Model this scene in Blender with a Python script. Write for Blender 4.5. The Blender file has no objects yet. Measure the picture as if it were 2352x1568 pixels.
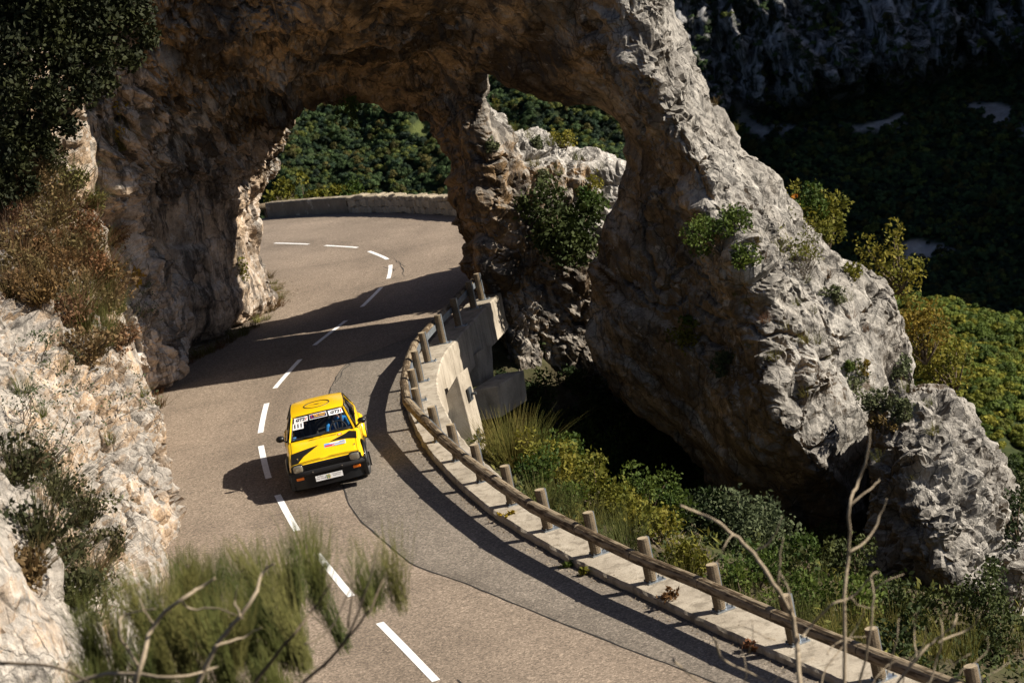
import bpy, bmesh, math, random
import numpy as np
from mathutils import Vector, Matrix
from mathutils.bvhtree import BVHTree
random.seed(7); rng = np.random.default_rng(7)
R_ = math.radians
scene = bpy.context.scene
COL = scene.collection

# ------------------------------------------------------------------ camera
PXW, PXH, FPX = 2352.0, 1568.0, 5359.64
TH, ROLL, CAMZ = 0.1928, 0.2083, 10.497
cth, sth, cr, sr = math.cos(TH), math.sin(TH), math.cos(ROLL), math.sin(ROLL)
CR = Vector((cr, -sr*sth, -sr*cth)); CU = Vector((sr, cr*sth, cr*cth)); CF = Vector((0, cth, -sth))
camd = bpy.data.cameras.new('camera'); cam = bpy.data.objects.new('camera', camd); COL.objects.link(cam)
cam.matrix_world = Matrix(((CR.x, CU.x, -CF.x, 0), (CR.y, CU.y, -CF.y, 0), (CR.z, CU.z, -CF.z, CAMZ), (0, 0, 0, 1)))
camd.sensor_width = 36.0; camd.lens = 36.0*FPX/PXW
camd.clip_start = 0.5; camd.clip_end = 6000
camd.dof.use_dof = True; camd.dof.focus_distance = 47.0; camd.dof.aperture_fstop = 2.6
scene.camera = cam

# ------------------------------------------------------------------ light
SUN_EL = R_(35.0); SUN_AZ = math.atan2(0.996, -0.088)          # towards the sun: right, a little behind the camera
SUNV = Vector((math.cos(SUN_EL)*math.sin(SUN_AZ), math.cos(SUN_EL)*math.cos(SUN_AZ), math.sin(SUN_EL)))
world = bpy.data.worlds.new('World'); scene.world = world; world.use_nodes = True
wn = world.node_tree.nodes; wl = world.node_tree.links
sky = wn.new('ShaderNodeTexSky'); sky.sky_type = 'NISHITA'; sky.sun_disc = False
sky.sun_elevation = SUN_EL; sky.sun_rotation = SUN_AZ
sky.air_density = 0.45; sky.dust_density = 1.0; sky.ozone_density = 1.0
wl.new(sky.outputs[0], wn['Background'].inputs[0]); wn['Background'].inputs[1].default_value = 0.05
sund = bpy.data.lights.new('sun', 'SUN'); sund.energy = 5.0; sund.angle = R_(0.5); sund.color = (1.0, 0.91, 0.77)
sun = bpy.data.objects.new('sun', sund); COL.objects.link(sun)
sun.rotation_euler = (-SUNV).to_track_quat('-Z', 'Y').to_euler(); sun.location = SUNV*100
scene.view_settings.view_transform = 'Standard'; scene.view_settings.look = 'None'
scene.view_settings.exposure = 1.05; scene.view_settings.gamma = 1.0; scene.view_settings.use_curve_mapping = False
scene.cycles.max_bounces = 6; scene.cycles.diffuse_bounces = 3; scene.cycles.glossy_bounces = 2
scene.cycles.transmission_bounces = 4; scene.cycles.transparent_max_bounces = 8; scene.cycles.use_denoising = True
scene.cycles.sample_clamp_indirect = 8.0

# ------------------------------------------------------------------ pixels to places
def ray(px, py):
    u = (px-PXW/2)/FPX; v = -(py-PXH/2)/FPX
    return CF + CR*u + CU*v
def at(px, py, Y):                       # the point on that sight line at the distance Y along the valley
    d = ray(px, py); p = d*(Y/d.y); p.z += CAMZ; return p
def road_z(x, y):
    yy = (y-55)/20.0; xx = x/10.0
    return 0.0293*yy - 0.2555*xx - 0.2501*yy*yy + 0.0784*xx*yy
def ground(px, py, dz=0.0):              # where that sight line meets the road surface
    d = ray(px, py); t = 50.0
    for _ in range(25):
        p = d*t; g = p.z+CAMZ-road_z(p.x, p.y)-dz
        e = 1e-3; p2 = d*(t+e); g2 = p2.z+CAMZ-road_z(p2.x, p2.y)-dz
        t -= max(-12, min(12, g/((g2-g)/e)))
    p = d*t; p.z += CAMZ; return p
def topx(p):                             # back to picture coordinates
    q = Vector(p)-Vector((0, 0, CAMZ)); w = q.dot(CF)
    return PXW/2+FPX*q.dot(CR)/w, PXH/2-FPX*q.dot(CU)/w

# ------------------------------------------------------------------ object helpers
def link(o, parent=None):
    COL.objects.link(o)
    if parent is not None: o.parent = parent
    return o
def tag(o, label=None, cat=None, group=None, kind=None):
    if label: o['label'] = label
    if cat: o['category'] = cat
    if group: o['group'] = group
    if kind: o['kind'] = kind
    return o
def empty(name, loc=(0, 0, 0), rz=0.0, parent=None):
    o = bpy.data.objects.new(name, None); o.empty_display_size = 0.2
    o.location = loc; o.rotation_euler = (0, 0, rz); return link(o, parent)
def mesh_np(name, V, F, mat=None, smooth=True):
    V = np.asarray(V, np.float32); F = np.asarray(F, np.int32)
    me = bpy.data.meshes.new(name); k = F.shape[1]
    me.vertices.add(len(V)); me.vertices.foreach_set('co', V.ravel())
    me.loops.add(F.size); me.loops.foreach_set('vertex_index', F.ravel())
    me.polygons.add(len(F)); me.polygons.foreach_set('loop_start', np.arange(0, F.size, k, dtype=np.int32))
    me.polygons.foreach_set('loop_total', np.full(len(F), k, np.int32))
    me.update(calc_edges=True); me.validate()
    if smooth: me.polygons.foreach_set('use_smooth', np.ones(len(me.polygons), bool))
    for m in (mat if isinstance(mat, (list, tuple)) else [mat]):
        if m: me.materials.append(m)
    return me
def obj(name, me, parent=None, loc=None):
    o = bpy.data.objects.new(name, me)
    if loc is not None: o.location = loc
    return link(o, parent)

class MB:
    """collects boxes, tubes, lofts; build() links them as one mesh object"""
    def __init__(s): s.v = []; s.f = []; s.m = []
    def add(s, V, F, mi=0):
        n = len(s.v); s.v += [tuple(v) for v in V]; s.f += [tuple(n+i for i in f) for f in F]; s.m += [mi]*len(F); return s
    def box(s, c, d, M=None, mi=0, taper=1.0):
        x, y, z = d[0]/2, d[1]/2, d[2]/2
        V = [Vector((a*x*(taper if k > 0 else 1), b*y*(taper if k > 0 else 1), k*z)) for k in (-1, 1) for b in (-1, 1) for a in (-1, 1)]
        c = Vector(c); V = [((M @ v) if M else v)+c for v in V]
        return s.add(V, [(0, 2, 3, 1), (4, 5, 7, 6), (0, 1, 5, 4), (2, 6, 7, 3), (0, 4, 6, 2), (1, 3, 7, 5)], mi)
    def tube(s, pts, rad, n=6, cap=True, mi=0):
        pts = [Vector(p) for p in pts]; k = len(pts)
        if not hasattr(rad, '__len__'): rad = [rad]*k
        V = []; up = None
        for i, p in enumerate(pts):
            t = (pts[min(i+1, k-1)]-pts[max(i-1, 0)])
            if t.length < 1e-9: t = Vector((0, 0, 1))
            t.normalize()
            if up is None: up = t.orthogonal().normalized()
            up = (up-t*up.dot(t)); up = up.normalized() if up.length > 1e-6 else t.orthogonal().normalized()
            b = t.cross(up)
            for j in range(n):
                a = 2*math.pi*j/n; V.append(p+(up*math.cos(a)+b*math.sin(a))*rad[i])
        F = [(i*n+j, i*n+(j+1) % n, (i+1)*n+(j+1) % n, (i+1)*n+j) for i in range(k-1) for j in range(n)]
        if cap: F += [tuple(range(n-1, -1, -1)), tuple((k-1)*n+j for j in range(n))]
        return s.add(V, F, mi)
    def loft(s, rings, close=True, cap=True, mi=0):
        n = len(rings[0]); V = [p for r in rings for p in r]; k = len(rings)
        m = n if close else n-1
        F = [(i*n+j, i*n+(j+1) % n, (i+1)*n+(j+1) % n, (i+1)*n+j) for i in range(k-1) for j in range(m)]
        if cap: F += [tuple(range(n-1, -1, -1)), tuple((k-1)*n+j for j in range(n))]
        return s.add(V, F, mi)
    def mesh(s, name, mats, smooth=False):
        me = bpy.data.meshes.new(name); me.from_pydata([tuple(v) for v in s.v], [], s.f)
        for m in (mats if isinstance(mats, (list, tuple)) else [mats]): me.materials.append(m)
        me.polygons.foreach_set('material_index', s.m)
        if smooth: me.polygons.foreach_set('use_smooth', [True]*len(me.polygons))
        me.update(); return me
    def build(s, name, mats, parent=None, smooth=False, loc=None, bevel=0.0, seg=2, fixn=False):
        me = s.mesh(name, mats, smooth)
        if bevel or fixn:
            bm = bmesh.new(); bm.from_mesh(me)
            if fixn: bmesh.ops.recalc_face_normals(bm, faces=bm.faces)
            if bevel: bmesh.ops.bevel(bm, geom=[e for e in bm.edges if e.calc_face_angle(0) > 0.5], offset=bevel, segments=seg, affect='EDGES', profile=0.6)
            bm.to_mesh(me); bm.free()
            if smooth: me.polygons.foreach_set('use_smooth', [True]*len(me.polygons))
        return obj(name, me, parent, loc)

# ------------------------------------------------------------------ noise (numpy)
def _h(ix, iy, iz, s):
    h = (ix.astype(np.uint32)*np.uint32(374761393)) ^ (iy.astype(np.uint32)*np.uint32(668265263)) ^ (iz.astype(np.uint32)*np.uint32(2147483647-58)) ^ np.uint32((s*2654435761) & 0xffffffff)
    h ^= h >> np.uint32(13); h *= np.uint32(1274126177); h ^= h >> np.uint32(16); h *= np.uint32(2246822519); h ^= h >> np.uint32(15)
    return h
def vnoise(P, s=0):                       # -1..1
    P = np.asarray(P, np.float32); I = np.floor(P); Fr = P-I; I = I.astype(np.int64).astype(np.int32)
    w = Fr*Fr*Fr*(Fr*(Fr*6-15)+10); out = np.zeros(len(P), np.float32)
    for a in (0, 1):
        for b in (0, 1):
            for c in (0, 1):
                h = _h(I[:, 0]+a, I[:, 1]+b, I[:, 2]+c, s)
                gx = (h & np.uint32(255)).astype(np.float32)/127.5-1; gy = ((h >> np.uint32(8)) & np.uint32(255)).astype(np.float32)/127.5-1
                gz = ((h >> np.uint32(16)) & np.uint32(255)).astype(np.float32)/127.5-1
                d = gx*(Fr[:, 0]-a)+gy*(Fr[:, 1]-b)+gz*(Fr[:, 2]-c)
                out += d*(w[:, 0] if a else 1-w[:, 0])*(w[:, 1] if b else 1-w[:, 1])*(w[:, 2] if c else 1-w[:, 2])
    return out*1.5
def fbm(P, o=4, s=0, g=0.5, ridge=False):
    out = 0; a = 1.0; P = np.asarray(P, np.float32)
    for i in range(o):
        n = vnoise(P*(2.03**i)+i*17.3, s+i)
        out = out+a*((1-2*np.abs(n)) if ridge else n); a *= g
    return out
def worley(P, s=0):
    """nearest and second distance, random value of the cell, and a tilted plane over each cell (broken facets)"""
    P = np.asarray(P, np.float32); I = np.floor(P).astype(np.int32); f1 = np.full(len(P), 9., np.float32); f2 = f1.copy(); hh = np.zeros(len(P), np.uint32); C = np.zeros_like(P)
    for a in (-1, 0, 1):
        for b in (-1, 0, 1):
            for c in (-1, 0, 1):
                J = I+np.array((a, b, c), np.int32); h = _h(J[:, 0], J[:, 1], J[:, 2], s)
                q = J+np.stack([(h & np.uint32(1023)), (h >> np.uint32(10)) & np.uint32(1023), (h >> np.uint32(20)) & np.uint32(1023)], 1).astype(np.float32)/1023
                d = np.sqrt(((q-P)**2).sum(1)); m = d < f1
                f2 = np.where(m, f1, np.minimum(f2, d)); hh = np.where(m, h, hh); C = np.where(m[:, None], q, C); f1 = np.where(m, d, f1)
    k = hh*np.uint32(2654435761); k ^= k >> np.uint32(15); D = np.stack([k & np.uint32(255), (k >> np.uint32(8)) & np.uint32(255), (k >> np.uint32(16)) & np.uint32(255)], 1).astype(np.float32)/127.5-1
    return f1, f2, (k >> np.uint32(20)).astype(np.float32)/4095, ((P-C)*D).sum(1)

# ------------------------------------------------------------------ material helper
class NT:
    def __init__(s, name, rough=0.85, spec=0.25):
        s.m = bpy.data.materials.new(name); s.m.use_nodes = True; s.n = s.m.node_tree.nodes; s.l = s.m.node_tree.links
        s.b = s.n['Principled BSDF']; s.b.inputs['Roughness'].default_value = rough; s.b.inputs['Specular IOR Level'].default_value = spec
        s._co = None
    def node(s, t, **kw):
        n = s.n.new(t)
        for k, v in kw.items(): setattr(n, k, v)
        return n
    def co(s, scale=(1, 1, 1), src='Object', rot=(0, 0, 0)):
        if s._co is None: s._co = s.n.new('ShaderNodeTexCoord')
        m = s.n.new('ShaderNodeMapping'); m.inputs['Scale'].default_value = scale; m.inputs['Rotation'].default_value = rot
        s.l.new(s._co.outputs[src], m.inputs[0]); return m.outputs[0]
    def noise(s, sc, det=6, rough=0.6, co=None, dist=0.0):
        n = s.n.new('ShaderNodeTexNoise'); n.inputs['Scale'].default_value = sc; n.inputs['Detail'].default_value = det
        n.inputs['Roughness'].default_value = rough; n.inputs['Distortion'].default_value = dist
        s.l.new(co or s.co(), n.inputs['Vector']); return n.outputs[0]
    def vor(s, sc, co=None, feat='F1', out='Distance', rnd=1.0):
        n = s.n.new('ShaderNodeTexVoronoi'); n.feature = feat; n.inputs['Scale'].default_value = sc; n.inputs['Randomness'].default_value = rnd
        s.l.new(co or s.co(), n.inputs['Vector']); return n.outputs[out]
    def ramp(s, x, stops, interp='LINEAR'):
        n = s.n.new('ShaderNodeValToRGB'); n.color_ramp.interpolation = interp; e = n.color_ramp.elements
        while len(e) < len(stops): e.new(0.5)
        for el, (p, c) in zip(e, stops):
            el.position = p; el.color = (*c, 1) if hasattr(c, '__len__') else (c, c, c, 1)
        s.l.new(x, n.inputs[0]); return n.outputs[0]
    def mix(s, f, a, b, mode='MIX'):
        n = s.n.new('ShaderNodeMix'); n.data_type = 'RGBA'; n.blend_type = mode
        for i, v in ((0, f), (6, a), (7, b)):
            if hasattr(v, 'is_linked'): s.l.new(v, n.inputs[i])
            elif i == 0: n.inputs[0].default_value = v
            else: n.inputs[i].default_value = (*v, 1) if hasattr(v, '__len__') else (v, v, v, 1)
        return n.outputs[2]
    def math(s, op, a, b=None):
        n = s.n.new('ShaderNodeMath'); n.operation = op
        for i, v in ((0, a), (1, b)):
            if v is None: continue
            if hasattr(v, 'is_linked'): s.l.new(v, n.inputs[i])
            else: n.inputs[i].default_value = v
        return n.outputs[0]
    def bump(s, h, strength=0.5, dist=0.05, nrm=None):
        n = s.n.new('ShaderNodeBump'); n.inputs['Strength'].default_value = strength; n.inputs['Distance'].default_value = dist
        s.l.new(h, n.inputs['Height'])
        if nrm: s.l.new(nrm, n.inputs['Normal'])
        return n.outputs[0]
    def col(s, c):
        if hasattr(c, 'is_linked'): s.l.new(c, s.b.inputs['Base Color'])
        else: s.b.inputs['Base Color'].default_value = (*c, 1)
        return s
    def nrm(s, n): s.l.new(n, s.b.inputs['Normal']); return s
def flat(name, c, rough=0.5, metal=0.0, spec=0.5, emit=0, alpha=1.0, coat=0.0):
    t = NT(name, rough, spec).col(c); t.b.inputs['Metallic'].default_value = metal; t.b.inputs['Alpha'].default_value = alpha
    if coat: t.b.inputs['Coat Weight'].default_value = coat; t.b.inputs['Coat Roughness'].default_value = 0.05
    return t.m
# ------------------------------------------------------------------ rock material
def rock_material(name, grey, warm, warm_amt, streak=0.5, dark=0.5, shade_tint=0.0):
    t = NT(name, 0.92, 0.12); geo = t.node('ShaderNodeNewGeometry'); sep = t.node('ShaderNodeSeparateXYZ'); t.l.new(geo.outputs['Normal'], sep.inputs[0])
    co = t.co()
    big = t.noise(0.20, 4, 0.55, co, 0.4); mid = t.noise(1.3, 8, 0.72, co, 0.1); fine = t.noise(9.0, 6, 0.78, co)
    g = t.ramp(mid, [(0.28, [c*0.42 for c in grey]), (0.42, [c*0.80 for c in grey]), (0.58, grey), (0.76, [min(1, c*1.38) for c in grey])])
    w = t.ramp(mid, [(0.28, [c*0.25 for c in warm]), (0.42, [c*0.62 for c in warm]), (0.58, warm), (0.76, [min(1, c*1.45) for c in warm])])
    down = t.math('ADD', t.math('MULTIPLY', sep.outputs['Z'], -0.26), t.math('MULTIPLY', sep.outputs['X'], -shade_tint))          # undersides keep their raw ochre, tops weather grey; shade tint on faces turned from the sun
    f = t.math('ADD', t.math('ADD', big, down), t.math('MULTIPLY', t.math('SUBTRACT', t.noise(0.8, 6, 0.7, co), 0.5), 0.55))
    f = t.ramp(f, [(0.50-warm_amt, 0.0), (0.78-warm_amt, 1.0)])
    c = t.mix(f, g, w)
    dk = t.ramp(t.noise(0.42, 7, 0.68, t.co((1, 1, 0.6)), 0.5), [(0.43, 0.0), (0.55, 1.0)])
    dk = t.math('MULTIPLY', dk, t.ramp(t.math('SUBTRACT', 0.5, t.math('ADD', t.math('MULTIPLY', sep.outputs['Z'], 0.5), t.math('MULTIPLY', sep.outputs['X'], shade_tint))), [(0.2, 0.35), (0.5, 1.0)]))  # shade painted in: dark patches fade on top and sunward faces
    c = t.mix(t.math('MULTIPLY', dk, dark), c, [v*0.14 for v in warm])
    sco = t.co((1.6, 1.6, 0.20)); st = t.noise(1.5, 8, 0.68, sco, 0.4)  # dark drip streaks
    c = t.mix(t.math('MULTIPLY', t.ramp(st, [(0.50, 0.0), (0.57, 1.0)]), streak), c, (0.035, 0.033, 0.033))
    c = t.mix(1.0, c, t.ramp(fine, [(0.30, 0.55), (0.48, 1.0), (0.72, 1.45)]), 'MULTIPLY')
    li = t.ramp(t.noise(2.6, 7, 0.7, co, 0.6), [(0.60, 0.0), (0.66, 1.0)])
    c = t.mix(t.math('MULTIPLY', li, 0.45), c, [min(1, v*1.75) for v in grey])
    va = t.node('ShaderNodeVectorMath', operation='MULTIPLY_ADD'); wn3 = t.node('ShaderNodeTexNoise'); wn3.inputs['Scale'].default_value = 1.2; wn3.inputs['Detail'].default_value = 5; t.l.new(co, wn3.inputs['Vector'])
    t.l.new(wn3.outputs['Color'], va.inputs[0]); va.inputs[1].default_value = (0.9, 0.9, 0.9); t.l.new(t.co((1.0, 1.0, 0.6), rot=(0, 0.7, 0)), va.inputs[2])
    k1 = t.ramp(t.vor(0.85, va.outputs[0], 'DISTANCE_TO_EDGE'), [(0.0, 0.0), (0.030, 1.0)]); k2 = t.ramp(t.vor(2.9, va.outputs[0], 'DISTANCE_TO_EDGE'), [(0.0, 0.0), (0.045, 1.0)])
    gate = t.ramp(t.noise(0.7, 3, 0.6, co), [(0.45, 0.0), (0.56, 1.0)]); k2 = t.mix(gate, (1, 1, 1), k2)
    kk = t.math('MULTIPLY', k1, k2); c = t.mix(1.0, c, t.ramp(kk, [(0.0, 0.42), (1.0, 1.0)]), 'MULTIPLY')
    t.col(c)
    h = t.math('ADD', t.math('ADD', t.math('MULTIPLY', mid, 0.8), t.math('MULTIPLY', kk, 0.25)), t.math('ADD', t.math('MULTIPLY', fine, 0.6), t.math('MULTIPLY', t.noise(26, 3, 0.75, co), 0.28)))
    t.nrm(t.bump(h, 0.8, 0.10))
    return t.m
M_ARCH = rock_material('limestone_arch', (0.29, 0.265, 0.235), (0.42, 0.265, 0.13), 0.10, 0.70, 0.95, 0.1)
M_LEG = rock_material('limestone_cream', (0.42, 0.385, 0.35), (0.58, 0.43, 0.30), 0.14, 0.70, 0.40)
M_SPUR = rock_material('limestone_pale', (0.42, 0.40, 0.375), (0.48, 0.36, 0.24), -0.04, 0.40, 0.30, 0.15)
M_CLIFF = rock_material('limestone_cliff', (0.36, 0.33, 0.295), (0.52, 0.375, 0.25), 0.12, 0.22, 0.35)
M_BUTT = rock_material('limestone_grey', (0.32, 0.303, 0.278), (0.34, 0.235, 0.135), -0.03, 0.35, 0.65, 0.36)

# ------------------------------------------------------------------ solids from cross sections
def poly_sdf(poly, X, Z):
    P = np.array(poly, np.float64); Q = np.roll(P, -1, 0); d = np.full(X.shape, 1e18); ins = np.zeros(X.shape, bool)
    for (ax, az), (bx, bz) in zip(P, Q):
        ex, ez = bx-ax, bz-az; wx, wz = X-ax, Z-az; L = ex*ex+ez*ez+1e-12
        t = np.clip((wx*ex+wz*ez)/L, 0, 1); d = np.minimum(d, (wx-ex*t)**2+(wz-ez*t)**2)
        c = ((az <= Z) & (Z < bz)) | ((bz <= Z) & (Z < az))
        ins ^= c & (X < ax+(Z-az)*ex/np.where(ez == 0, 1e-12, ez))
    d = np.sqrt(d); return np.where(ins, -d, d)
def smin(a, b, k):
    h = np.clip(0.5+0.5*(b-a)/k, 0, 1); return b*(1-h)+a*h-k*h*(1-h)
def slices_sdf(slices, xs, ys, zs):
    """slices: [(Y, [solid polygons in picture coords], extra offset)] -> signed distance on the grid (x, y, z)"""
    X, Z = np.meshgrid(xs, zs, indexing='ij'); S = []
    for Y, polys, off in slices:
        d = None
        for p in polys:
            w = [at(a, b, Y) for a, b in p]; e = poly_sdf([(q.x, q.z) for q in w], X, Z)
            d = e if d is None else np.minimum(d, e)
        S.append((Y, d+off))
    out = np.empty((len(xs), len(ys), len(zs)), np.float32)
    for j, y in enumerate(ys):
        if y <= S[0][0]: out[:, j] = S[0][1]+(S[0][0]-y)*0.9
        elif y >= S[-1][0]: out[:, j] = S[-1][1]+(y-S[-1][0])*0.9
        else:
            for (y0, a), (y1, b) in zip(S, S[1:]):
                if y0 <= y <= y1:
                    t = (y-y0)/(y1-y0); out[:, j] = a*(1-t)+b*t; break
    return out
def surface_nets(V, xs, ys, zs):
    nx, ny, nz = V.shape; ins = V < 0
    cell = np.zeros((nx-1, ny-1, nz-1), np.int8); acc = np.zeros((nx-1, ny-1, nz-1, 3), np.float32); cnt = np.zeros((nx-1, ny-1, nz-1), np.float32)
    sl = lambda o, n: slice(o, n-1+o)
    cor = [(a, b, c) for a in (0, 1) for b in (0, 1) for c in (0, 1)]
    for p in cor:
        for ax in range(3):
            if p[ax]: continue
            q = list(p); q[ax] = 1
            A = V[sl(p[0], nx), sl(p[1], ny), sl(p[2], nz)]; B = V[sl(q[0], nx), sl(q[1], ny), sl(q[2], nz)]
            m = (A < 0) != (B < 0); t = np.where(m, A/np.where(A == B, 1, A-B), 0).astype(np.float32)
            for k in range(3): acc[..., k] += np.where(m, p[k]+(t if k == ax else 0), 0)
            cnt += m
    act = cnt > 0; idx = np.full(act.shape, -1, np.int32); idx[act] = np.arange(act.sum())
    I = np.argwhere(act); P = acc[act]/cnt[act][:, None]+I
    h = np.array([xs[1]-xs[0], ys[1]-ys[0], zs[1]-zs[0]]); W = P*h+np.array([xs[0], ys[0], zs[0]])
    F = []
    for ax in range(3):
        o1, o2 = [(1, 2), (2, 0), (0, 1)][ax]
        A = [slice(None)]*3; B = [slice(None)]*3; A[ax] = slice(0, -1); B[ax] = slice(1, None)
        a = ins[tuple(A)]; b = ins[tuple(B)]; m = a != b
        e = np.argwhere(m); e = e[(e[:, o1] > 0) & (e[:, o2] > 0) & (e[:, o1] < V.shape[o1]-1) & (e[:, o2] < V.shape[o2]-1)]
        fl = a[tuple(e.T)]
        def g(d1, d2):
            q = e.copy(); q[:, o1] += d1; q[:, o2] += d2; return idx[tuple(q.T)]
        quad = np.stack([g(-1, -1), g(0, -1), g(0, 0), g(-1, 0)], 1)
        quad[~fl] = quad[~fl][:, ::-1]; F.append(quad)
    return W, np.concatenate(F)
def read_mesh(me):
    V = np.empty(len(me.vertices)*3, np.float32); me.vertices.foreach_get('co', V); V = V.reshape(-1, 3)
    N = np.empty_like(V).ravel(); me.vertex_normals.foreach_get('vector', N); return V, N.reshape(-1, 3)
def rock_from(name, S, xs, ys, zs, mat, levels, disp, pre=None):
    W, F = surface_nets(S, xs, ys, zs)
    me = mesh_np(name, W, F, mat); o = obj(name, me)
    if pre is not None:
        V, N = read_mesh(me); V = V+N*pre(V, N)[:, None]; me.vertices.foreach_set('co', V.ravel()); me.update()
    md = o.modifiers.new('s', 'SUBSURF'); md.levels = md.render_levels = levels
    dg = bpy.context.evaluated_depsgraph_get(); dg.update(); m2 = bpy.data.meshes.new_from_object(o.evaluated_get(dg)); o.modifiers.clear()
    o.data = m2; bpy.data.meshes.remove(me); m2.name = name
    V, N = read_mesh(m2); V = V+disp(V, N); m2.vertices.foreach_set('co', V.astype(np.float32).ravel()); m2.update()
    m2.polygons.foreach_set('use_smooth', np.zeros(len(m2.polygons), bool))
    return o
def rock_disp(seed, rot=0.0, strat=(1, 1, 1), amp=1.0, block=1.0, fine=1.0, rot2=0.0, fiss=1.0, bed=0.0, bedax=(0.77, 0.1, 0.62), calm=0.4):
    def f(V, N):
        P = V.copy()
        if rot:
            c, s = math.cos(rot), math.sin(rot); P[:, 0], P[:, 2] = c*V[:, 0]-s*V[:, 2], s*V[:, 0]+c*V[:, 2]
        P = P*np.array(strat, np.float32)
        wv = np.stack([fbm(P*0.8, 3, seed+40+i) for i in range(3)], 1)*0.28
        amt = np.clip(0.9+1.4*vnoise(P*0.15, seed+77), calm, 1.7)           # calm and broken areas
        d = 0.30*fbm(P*0.30, 3, seed)*amp
        f1, f2, i1, t1 = worley((P+wv)*0.60, seed+9); w1 = np.clip((f2-f1)/0.30, 0, 1)**0.6; d += block*amt*w1*(0.26*(i1-0.4)+0.46*t1)
        f1, f2, i2, t2 = worley((P+wv*0.8)*1.5, seed+10); w2 = np.clip((f2-f1)/0.25, 0, 1)**0.6; d += block*amt*w2*(0.14*(i2-0.4)+0.25*t2)
        d -= 0.22*np.exp(-(f1/0.20)**2)*(i2 > 0.88)                           # solution pits
        f1, f2, i3, t3 = worley((P+wv*0.5)*3.6, seed+11); d += fine*amt*np.clip((f2-f1)/0.2, 0, 1)**0.5*(0.055*(i3-0.4)+0.125*t3)
        f1, f2, i4, t4 = worley((P+wv*0.3)*8.0, seed+12); d += fine*amt*(0.020*(i4-0.5)+0.045*t4)
        Q = P+wv*1.5; d -= fiss*0.26*np.exp(-(vnoise(Q*np.array([0.5, 0.5, 0.9], np.float32), seed+31)/0.022)**2)*(amt > 0.6)
        d -= fiss*0.12*np.exp(-(vnoise(Q*np.array([1.3, 1.3, 0.6], np.float32)+9, seed+32)/0.03)**2)*(amt > 0.7)
        if bed:
            s = (V*np.array(bedax, np.float32)).sum(1)*0.75+0.5*fbm(V*0.35, 3, seed+50); k = s-np.floor(s); d += bed*(np.where(k < 0.85, k/0.85, (1-k)/0.15)-0.5)*np.clip(0.6+1.2*vnoise(V*0.3, seed+51), 0, 1.3)
            s = (V*np.array(bedax, np.float32)).sum(1)*2.3+0.6*fbm(V*0.6, 3, seed+52); k = s-np.floor(s); d += bed*0.35*(np.where(k < 0.8, k/0.8, (1-k)/0.2)-0.5)*amt
        d += 0.022*fine*amt*(fbm(P*5.0, 2, seed+20, 0.65, True)-0.4)
        return N*d[:, None]
    return f

def rock_mix(fa, fb):
    def f(V, N):
        k = np.clip((-1.5-V[:, 0])/2.5, 0, 1)[:, None]; return fa(V, N)*(1-k)+fb(V, N)*k
    return f
# ---- the arch: near fin with its buttress, far ring with pillar and spur
SL_FIN = [
 (52.6, [[(1450,160),(1520,240),(1585,340),(1660,480),(1740,580),(1790,760),(1850,900),(1940,1020),(1950,1130),(1860,1130),(1760,1060),(1700,960),(1720,800),(1700,660),(1640,560),(1570,420),(1500,300)]], 0.5),
 (55.0, [[(-500,1100),(345,925),(335,780),(290,640),(252,500),(247,340),(298,260),(303,185),(340,140),(400,105),(480,88),(570,85),(660,58),(760,35),(830,5),(1000,-40),(1200,-60),(1330,-5),(1400,130),(1470,240),(1525,345),(1585,480),(1640,620),(1660,760),(1640,880),(1650,1010),(1710,1120),(1800,1185),(1920,1230),(2000,1250),(2000,1010),(1960,800),(1930,660),(1850,590),(1770,500),(1690,390),(1600,240),(1550,120),(1510,-40),(1500,-500),(-500,-500)]], 0.0),
 (57.6, [[(-500,1100),(400,860),(390,700),(320,560),(300,420),(360,330),(450,240),(600,170),(800,110),(950,105),(1060,130),(1100,160),(1160,185),(1240,222),(1300,242),(1360,252),(1412,300),(1428,370),(1398,450),(1372,510),(1346,620),(1334,690),(1346,780),(1390,880),(1460,945),(1560,1015),(1640,1125),(1750,1175),(1850,1235),(1950,1260),(2060,1290),(2130,1100),(2120,900),(2085,780),(2050,665),(2005,605),(1930,578),(1860,515),(1790,425),(1700,315),(1620,212),(1580,118),(1540,-40),(1530,-500),(-500,-500)]], 0.0),
 (59.2, [[(-500,1100),(420,835),(410,700),(340,560),(320,420),(380,330),(480,250),(600,190),(800,130),(950,125),(1060,150),(1120,140),(1250,60),(1400,20),(1500,100),(1440,-200),(-500,-500)], [(1345,700),(1450,640),(1700,640),(2000,760),(2060,1200),(1500,1000),(1390,880)]], 0.35),
 (61.5, [[(1400,760),(1550,700),(1900,800),(2000,1100),(1500,1000)]], 0.4),
]
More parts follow.
